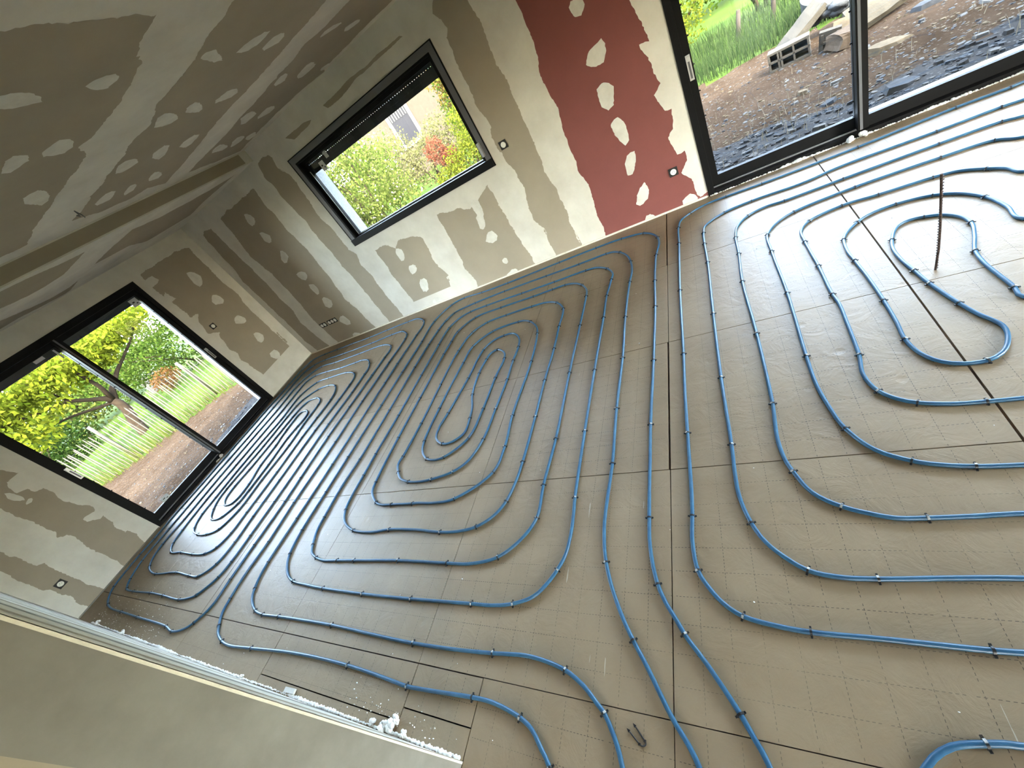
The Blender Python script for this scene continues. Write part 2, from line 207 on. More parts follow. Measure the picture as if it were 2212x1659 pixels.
# ---------------------------------------------------------------- data measured on the floor, wall and ceiling planes (metres)
PIPES = json.loads('''{"left":[[5.641,-4.225,1],[5.601,-4.186,0],[5.546,-4.137,0],[5.485,-4.111,1],[5.341,-4.087,0],[5.238,-4.088,1],[5.068,-4.099,0],[4.916,-4.108,0],[4.853,-4.11,1],[4.621,-4.098,0],[4.39,-4.091,1],[4.033,-4.094,0],[3.779,-4.106,0],[3.425,-4.133,1],[3.142,-4.151,0],[3.025,-4.139,1],[2.913,-4.103,0],[2.853,-4.057,1],[2.784,-3.976,0],[2.759,-3.878,1],[2.742,-3.71,0],[2.76,-3.422,1],[2.746,-3.051,1],[2.76,-2.361,1],[2.748,-1.789,1],[2.763,-1.144,1],[2.771,-0.693,1],[2.743,-0.584,1],[2.57,-0.447,1],[2.353,-0.431,1],[1.947,-0.459,1],[1.305,-0.461,1],[0.822,-0.445,1],[0.567,-0.481,1],[0.408,-0.63,1],[0.383,-0.777,1],[0.371,-1.365,1],[0.38,-1.997,1],[0.354,-2.62,1],[0.362,-3.28,1],[0.375,-3.658,1],[0.485,-3.856,1],[0.606,-3.944,1],[0.831,-3.956,1],[1.25,-3.942,1],[1.564,-3.944,1],[1.934,-3.95,1],[2.085,-3.927,0],[2.182,-3.893,1],[2.338,-3.735,1],[2.372,-3.605,1],[2.378,-3.366,1],[2.38,-3.024,1],[2.371,-2.574,1],[2.359,-2.051,1],[2.379,-1.56,1],[2.37,-1.236,1],[2.363,-1.122,0],[2.297,-1.004,1],[2.19,-0.905,1],[2.045,-0.861,1],[1.902,-0.862,1],[1.57,-0.867,1],[1.228,-0.84,1],[0.945,-0.842,1],[0.796,-0.937,1],[0.77,-1.149,1],[0.784,-1.416,1],[0.768,-1.977,1],[0.758,-2.431,1],[0.739,-2.92,1],[0.777,-3.304,1],[0.826,-3.455,1],[0.96,-3.549,1],[1.205,-3.547,1],[1.507,-3.559,1],[1.756,-3.548,1],[1.903,-3.483,1],[1.976,-3.339,1],[1.979,-3.124,1],[1.983,-2.652,1],[1.963,-2.175,1],[1.971,-1.876,1],[1.978,-1.582,1],[1.941,-1.438,0],[1.817,-1.29,1],[1.625,-1.232,1],[1.405,-1.251,1],[1.174,-1.402,1],[1.129,-1.499,1],[1.116,-1.696,1],[1.111,-2.186,1],[1.058,-2.791,1],[1.08,-2.95,0],[1.151,-3.061,1],[1.243,-3.153,0],[1.321,-3.186,1],[1.426,-3.188,0],[1.513,-3.156,1],[1.635,-3.008,1],[1.651,-2.848,1],[1.645,-2.517,1],[1.61,-2.13,1],[1.635,-1.951,1],[1.656,-1.831,0],[1.634,-1.737,0],[1.537,-1.671,1],[1.423,-1.694,0],[1.405,-1.849,0],[1.411,-1.966,1],[1.427,-2.102,0],[1.449,-2.218,1],[1.461,-2.51,1],[1.536,-2.768,1],[1.536,-2.939,0],[1.482,-3.006,0],[1.36,-3.016,1],[1.259,-2.95,0],[1.227,-2.876,0],[1.217,-2.767,1],[1.25,-2.546,1],[1.262,-2.369,1],[1.275,-2.078,1],[1.279,-1.932,1],[1.289,-1.736,1],[1.315,-1.576,0],[1.386,-1.477,0],[1.562,-1.453,1],[1.677,-1.502,0],[1.735,-1.563,0],[1.746,-1.615,1],[1.757,-1.936,1],[1.79,-2.266,1],[1.769,-2.734,1],[1.769,-3.087,1],[1.656,-3.295,1],[1.466,-3.353,1],[1.264,-3.355,1],[1.105,-3.321,0],[1.052,-3.282,1],[0.994,-3.211,0],[0.952,-3.112,1],[0.946,-2.9,1],[0.937,-2.543,1],[0.956,-2.083,1],[0.992,-1.725,1],[0.983,-1.269,1],[1.178,-1.057,1],[1.449,-1.038,1],[1.86,-1.051,1],[2.08,-1.131,1],[2.172,-1.245,0],[2.186,-1.371,1],[2.186,-1.625,1],[2.157,-2.109,1],[2.166,-2.762,1],[2.169,-3.172,1],[2.18,-3.431,1],[2.135,-3.631,1],[1.969,-3.748,1],[1.778,-3.752,1],[1.466,-3.739,1],[1.018,-3.774,1],[0.825,-3.752,0],[0.714,-3.711,1],[0.616,-3.624,0],[0.554,-3.47,1],[0.572,-3.166,1],[0.556,-2.577,1],[0.57,-1.898,1],[0.59,-1.471,1],[0.582,-0.929,1],[0.712,-0.721,1],[0.892,-0.624,1],[1.243,-0.646,1],[1.818,-0.642,1],[2.308,-0.64,1],[2.534,-0.739,1],[2.587,-0.84,0],[2.578,-0.988,1],[2.567,-1.312,1],[2.557,-1.833,1],[2.546,-2.257,1],[2.561,-2.771,1],[2.574,-3.033,1],[2.563,-3.451,1],[2.56,-3.744,1],[2.562,-3.943,0],[2.466,-4.078,1],[2.368,-4.136,0],[2.21,-4.168,1],[2.056,-4.149,1],[1.382,-4.142,1],[0.938,-4.137,1],[0.639,-4.133,0],[0.467,-4.109,1],[0.333,-4.054,0],[0.217,-3.949,1],[0.164,-3.595,1],[0.175,-3.406,1],[0.163,-3.053,0],[0.181,-2.662,1],[0.178,-1.955,1],[0.209,-0.828,1],[0.216,-0.5,1],[0.331,-0.289,1],[0.62,-0.237,1],[0.954,-0.239,1],[1.341,-0.236,1],[1.749,-0.249,1],[2.13,-0.231,1],[2.561,-0.223,1],[2.746,-0.238,0],[2.931,-0.368,1],[2.993,-0.504,0],[2.983,-0.702,1],[2.969,-1.235,1],[2.969,-1.556,1],[2.975,-2.658,1],[2.966,-3.212,1],[2.961,-3.588,1],[2.975,-3.688,0],[3.012,-3.786,1],[3.056,-3.846,0],[3.116,-3.887,0],[3.204,-3.925,1],[3.324,-3.94,1],[3.521,-3.934,1],[4.102,-3.926,1],[4.504,-3.934,0],[4.795,-3.937,1],[5.091,-3.929,0],[5.287,-3.917,1],[5.455,-3.904,0],[5.559,-3.911,0],[5.649,-3.929,1],[5.736,-3.969,0],[5.792,-4.011,0],[5.824,-4.036,1],[5.858,-4.081,0],[5.901,-4.167,0]],"mid":[[6.145,-4.123,1],[6.056,-3.999,0],[5.974,-3.872,0],[5.918,-3.791,1],[5.873,-3.719,0],[5.813,-3.594,0],[5.778,-3.491,1],[5.761,-3.407,0],[5.751,-3.301,0],[5.753,-3.163,0],[5.761,-2.95,1],[5.753,-2.544,1],[5.759,-2.077,1],[5.748,-1.596,1],[5.755,-1.098,1],[5.764,-0.937,0],[5.743,-0.74,1],[5.694,-0.589,0],[5.622,-0.482,1],[5.55,-0.426,0],[5.479,-0.408,1],[5.184,-0.414,1],[4.797,-0.403,1],[4.246,-0.394,1],[3.823,-0.413,1],[3.518,-0.473,1],[3.429,-0.605,1],[3.393,-0.77,1],[3.371,-1.03,1],[3.365,-1.42,1],[3.372,-2.056,1],[3.371,-2.647,1],[3.348,-2.906,0],[3.36,-3.21,1],[3.373,-3.325,0],[3.426,-3.437,1],[3.475,-3.498,0],[3.563,-3.533,1],[3.672,-3.551,0],[3.824,-3.546,1],[4.003,-3.54,1],[4.423,-3.527,1],[4.588,-3.527,0],[4.831,-3.529,1],[5.005,-3.525,0],[5.171,-3.484,1],[5.291,-3.384,0],[5.358,-3.262,1],[5.354,-3.055,1],[5.368,-2.718,1],[5.359,-2.105,1],[5.359,-1.531,1],[5.356,-1.098,1],[5.346,-0.994,0],[5.282,-0.868,1],[5.191,-0.788,0],[5.086,-0.753,1],[4.945,-0.752,1],[4.721,-0.758,1],[4.311,-0.753,1],[3.964,-0.776,1],[3.782,-0.96,1],[3.765,-1.131,1],[3.753,-1.337,1],[3.756,-1.977,1],[3.757,-2.46,1],[3.779,-2.914,1],[3.799,-2.999,0],[3.916,-3.1,1],[3.994,-3.125,0],[4.101,-3.128,1],[4.321,-3.129,1],[4.362,-3.127,0],[4.538,-3.133,0],[4.698,-3.11,1],[4.948,-2.929,1],[4.978,-2.725,1],[4.955,-2.44,1],[4.968,-1.852,1],[4.934,-1.465,1],[4.894,-1.343,0],[4.801,-1.227,1],[4.723,-1.179,0],[4.651,-1.164,1],[4.351,-1.188,1],[4.158,-1.357,1],[4.131,-1.597,1],[4.11,-2.19,1],[4.123,-2.552,1],[4.164,-2.662,0],[4.252,-2.741,1],[4.338,-2.763,0],[4.432,-2.747,1],[4.603,-2.596,1],[4.636,-2.306,1],[4.635,-1.951,1],[4.652,-1.703,1],[4.619,-1.611,0],[4.525,-1.54,1],[4.457,-1.566,0],[4.432,-1.646,1],[4.415,-1.829,1],[4.447,-2.102,1],[4.509,-2.262,0],[4.533,-2.384,1],[4.538,-2.537,0],[4.428,-2.614,0],[4.349,-2.61,1],[4.252,-2.542,0],[4.226,-2.433,0],[4.252,-2.273,1],[4.303,-1.863,1],[4.334,-1.473,1],[4.417,-1.364,0],[4.535,-1.331,1],[4.646,-1.346,0],[4.737,-1.452,0],[4.769,-1.59,1],[4.765,-1.772,1],[4.777,-2.012,1],[4.769,-2.334,1],[4.757,-2.628,1],[4.691,-2.811,0],[4.584,-2.891,1],[4.399,-2.939,1],[4.274,-2.949,0],[4.168,-2.94,1],[4.058,-2.902,0],[3.995,-2.839,1],[3.944,-2.758,0],[3.953,-2.685,1],[3.968,-2.336,1],[3.959,-1.851,1],[3.966,-1.359,1],[4.042,-1.083,1],[4.206,-0.974,1],[4.443,-0.954,1],[4.752,-0.954,1],[4.918,-0.971,0],[5.045,-1.037,1],[5.109,-1.118,0],[5.142,-1.188,1],[5.153,-1.309,0],[5.15,-1.455,1],[5.162,-1.757,1],[5.156,-2.126,1],[5.162,-2.491,1],[5.161,-2.87,1],[5.151,-3.017,0],[5.121,-3.149,1],[5.061,-3.242,0],[4.956,-3.309,1],[4.833,-3.337,0],[4.685,-3.342,1],[4.489,-3.326,0],[4.206,-3.321,1],[4.045,-3.338,0],[3.825,-3.324,1],[3.662,-3.252,0],[3.588,-3.151,1],[3.568,-3.024,0],[3.565,-2.832,1],[3.563,-2.612,1],[3.571,-2.164,1],[3.567,-1.608,1],[3.567,-1.107,1],[3.583,-0.806,1],[3.684,-0.654,0],[3.825,-0.596,1],[4.054,-0.583,1],[4.536,-0.598,1],[4.937,-0.606,1],[5.285,-0.605,1],[5.406,-0.629,0],[5.517,-0.721,1],[5.582,-0.849,0],[5.579,-0.952,1],[5.56,-1.202,1],[5.563,-1.518,1],[5.56,-2.137,1],[5.562,-2.687,1],[5.569,-3.148,1],[5.574,-3.222,0],[5.579,-3.339,0],[5.568,-3.46,0],[5.537,-3.536,1],[5.493,-3.606,0],[5.438,-3.663,0],[5.332,-3.705,1],[5.215,-3.722,0],[5.088,-3.725,1],[4.659,-3.735,1],[4.241,-3.738,1],[3.832,-3.732,1],[3.66,-3.724,0],[3.451,-3.708,1],[3.344,-3.67,0],[3.247,-3.594,0],[3.194,-3.514,1],[3.158,-3.32,1],[3.158,-2.967,1],[3.161,-2.595,1],[3.175,-1.945,1],[3.18,-1.449,1],[3.192,-0.91,1],[3.19,-0.506,1],[3.354,-0.219,1],[3.546,-0.157,1],[3.844,-0.197,1],[4.236,-0.208,1],[4.917,-0.192,1],[5.346,-0.186,1],[5.623,-0.202,1],[5.846,-0.267,1],[5.932,-0.357,0],[5.981,-0.466,1],[5.996,-0.592,0],[5.972,-0.789,1],[5.966,-1.203,1],[5.974,-1.57,1],[5.971,-2.17,1],[5.963,-2.709,1],[5.965,-2.955,0],[5.965,-3.08,0],[5.968,-3.275,1],[5.972,-3.385,0],[5.985,-3.479,0],[6.009,-3.574,1],[6.042,-3.644,0],[6.082,-3.704,0],[6.109,-3.748,1],[6.18,-3.834,0],[6.241,-3.916,0],[6.27,-3.958,1],[6.303,-4.014,0],[6.33,-4.062,0]],"right":[[9.6,-3.62,0],[6.979,-3.695,0],[6.921,-3.697,1],[6.679,-3.696,0],[6.506,-3.697,1],[6.408,-3.688,0],[6.311,-3.667,1],[6.25,-3.628,0],[6.204,-3.574,0],[6.168,-3.511,1],[6.152,-3.384,0],[6.157,-3.271,1],[6.159,-3.162,0],[6.155,-2.802,1],[6.152,-2.514,0],[6.155,-2.173,1],[6.153,-1.452,1],[6.164,-0.729,1],[6.167,-0.431,1],[6.197,-0.29,0],[6.276,-0.223,1],[6.411,-0.164,0],[6.582,-0.162,1],[6.858,-0.183,1],[7.504,-0.195,1],[8.056,-0.169,1],[8.314,-0.186,1],[8.38,-0.178,0],[9.39,-0.178,0],[9.75,-0.628,0],[9.75,-2.839,0],[9.39,-3.289,0],[7.141,-3.289,0],[7.018,-3.296,0],[6.915,-3.299,1],[6.836,-3.298,0],[6.761,-3.276,0],[6.692,-3.246,1],[6.613,-3.182,0],[6.567,-3.078,1],[6.548,-3.012,0],[6.539,-2.899,0],[6.547,-2.769,0],[6.553,-2.685,1],[6.558,-2.134,1],[6.55,-1.567,1],[6.569,-1.201,1],[6.576,-0.949,1],[6.607,-0.787,0],[6.693,-0.671,1],[6.821,-0.625,0],[6.946,-0.637,1],[7.312,-0.627,1],[7.822,-0.619,1],[8.108,-0.626,1],[8.19,-0.655,0],[9.09,-0.655,0],[9.45,-1.105,0],[9.45,-2.381,0],[9.09,-2.831,0],[7.323,-2.831,0],[7.23,-2.827,1],[7.147,-2.82,0],[7.046,-2.791,1],[6.993,-2.756,0],[6.947,-2.699,1],[6.924,-2.593,0],[6.942,-2.457,1],[6.955,-2.221,0],[6.962,-2.036,0],[6.954,-1.944,1],[6.954,-1.632,1],[6.948,-1.315,1],[6.956,-1.161,0],[7.02,-1.066,1],[7.216,-1.004,1],[7.403,-1.019,1],[7.66,-1.031,1],[7.77,-1.059,0],[7.854,-1.133,1],[7.908,-1.199,0],[7.938,-1.289,0],[8.37932,-1.289,0],[8.5,-1.4398499999999999,0],[8.5,-1.56915,0],[8.37932,-1.72,0],[7.766,-1.72,0],[7.765,-1.571,0],[7.741,-1.421,1],[7.683,-1.31,0],[7.592,-1.238,1],[7.436,-1.205,1],[7.311,-1.224,0],[7.229,-1.276,1],[7.158,-1.358,0],[7.127,-1.428,1],[7.111,-1.569,0],[7.117,-1.681,1],[7.127,-1.876,0],[7.131,-2.098,1],[7.128,-2.288,0],[7.121,-2.409,1],[7.14,-2.516,0],[7.184,-2.584,0],[7.239,-2.615,0],[7.309,-2.619,1],[7.361,-2.589,0],[7.401,-2.526,0],[7.421,-2.437,0],[7.383,-2.332,0],[7.358,-2.24,1],[7.319,-2.047,1],[7.303,-1.913,1],[7.289,-1.797,0],[7.29,-1.667,0],[7.312,-1.579,1],[7.368,-1.46,0],[7.429,-1.428,0],[7.491,-1.44,1],[7.551,-1.47,0],[7.599,-1.534,0],[7.615,-1.625,1],[7.584,-1.749,0],[7.54,-1.878,1],[7.53,-1.993,0],[7.542,-2.211,1],[7.541,-2.285,0],[8.790000000000001,-2.285,0],[9.15,-1.8350000000000002,0],[9.15,-1.363,0],[8.790000000000001,-0.913,0],[8.087,-0.913,0],[8.0,-0.833,1],[7.767,-0.812,1],[7.334,-0.811,1],[6.967,-0.863,1],[6.849,-0.94,0],[6.77,-1.067,1],[6.759,-1.304,1],[6.761,-1.823,1],[6.745,-2.397,1],[6.745,-2.604,0],[6.76,-2.74,0],[6.789,-2.883,1],[6.855,-3.003,0],[6.945,-3.066,1],[7.016,-3.092,0],[7.1,-3.107,1],[7.211,-3.113,0],[9.24,-3.113,0],[9.6,-2.663,0],[9.6,-0.884,0],[9.24,-0.434,0],[8.278,-0.434,0],[8.184,-0.423,1],[7.873,-0.425,1],[7.336,-0.414,0],[7.103,-0.453,0],[6.748,-0.434,1],[6.54,-0.463,1],[6.385,-0.578,0],[6.362,-0.696,1],[6.357,-0.885,1],[6.361,-1.181,1],[6.35,-1.84,1],[6.345,-2.44,1],[6.35,-2.904,1],[6.348,-3.077,0],[6.353,-3.188,0],[6.382,-3.309,1],[6.422,-3.39,0],[6.469,-3.442,0],[6.538,-3.494,1],[6.625,-3.513,0],[6.726,-3.514,1],[6.913,-3.501,0],[7.059,-3.494,0],[9.6,-3.48,0]],"small":[[6.674,-4.012,0],[6.713,-3.967,0],[6.759,-3.935,0],[6.827,-3.916,1],[6.894,-3.907,0],[7.4,-3.97,0],[8.2,-4.1,0]]}''')
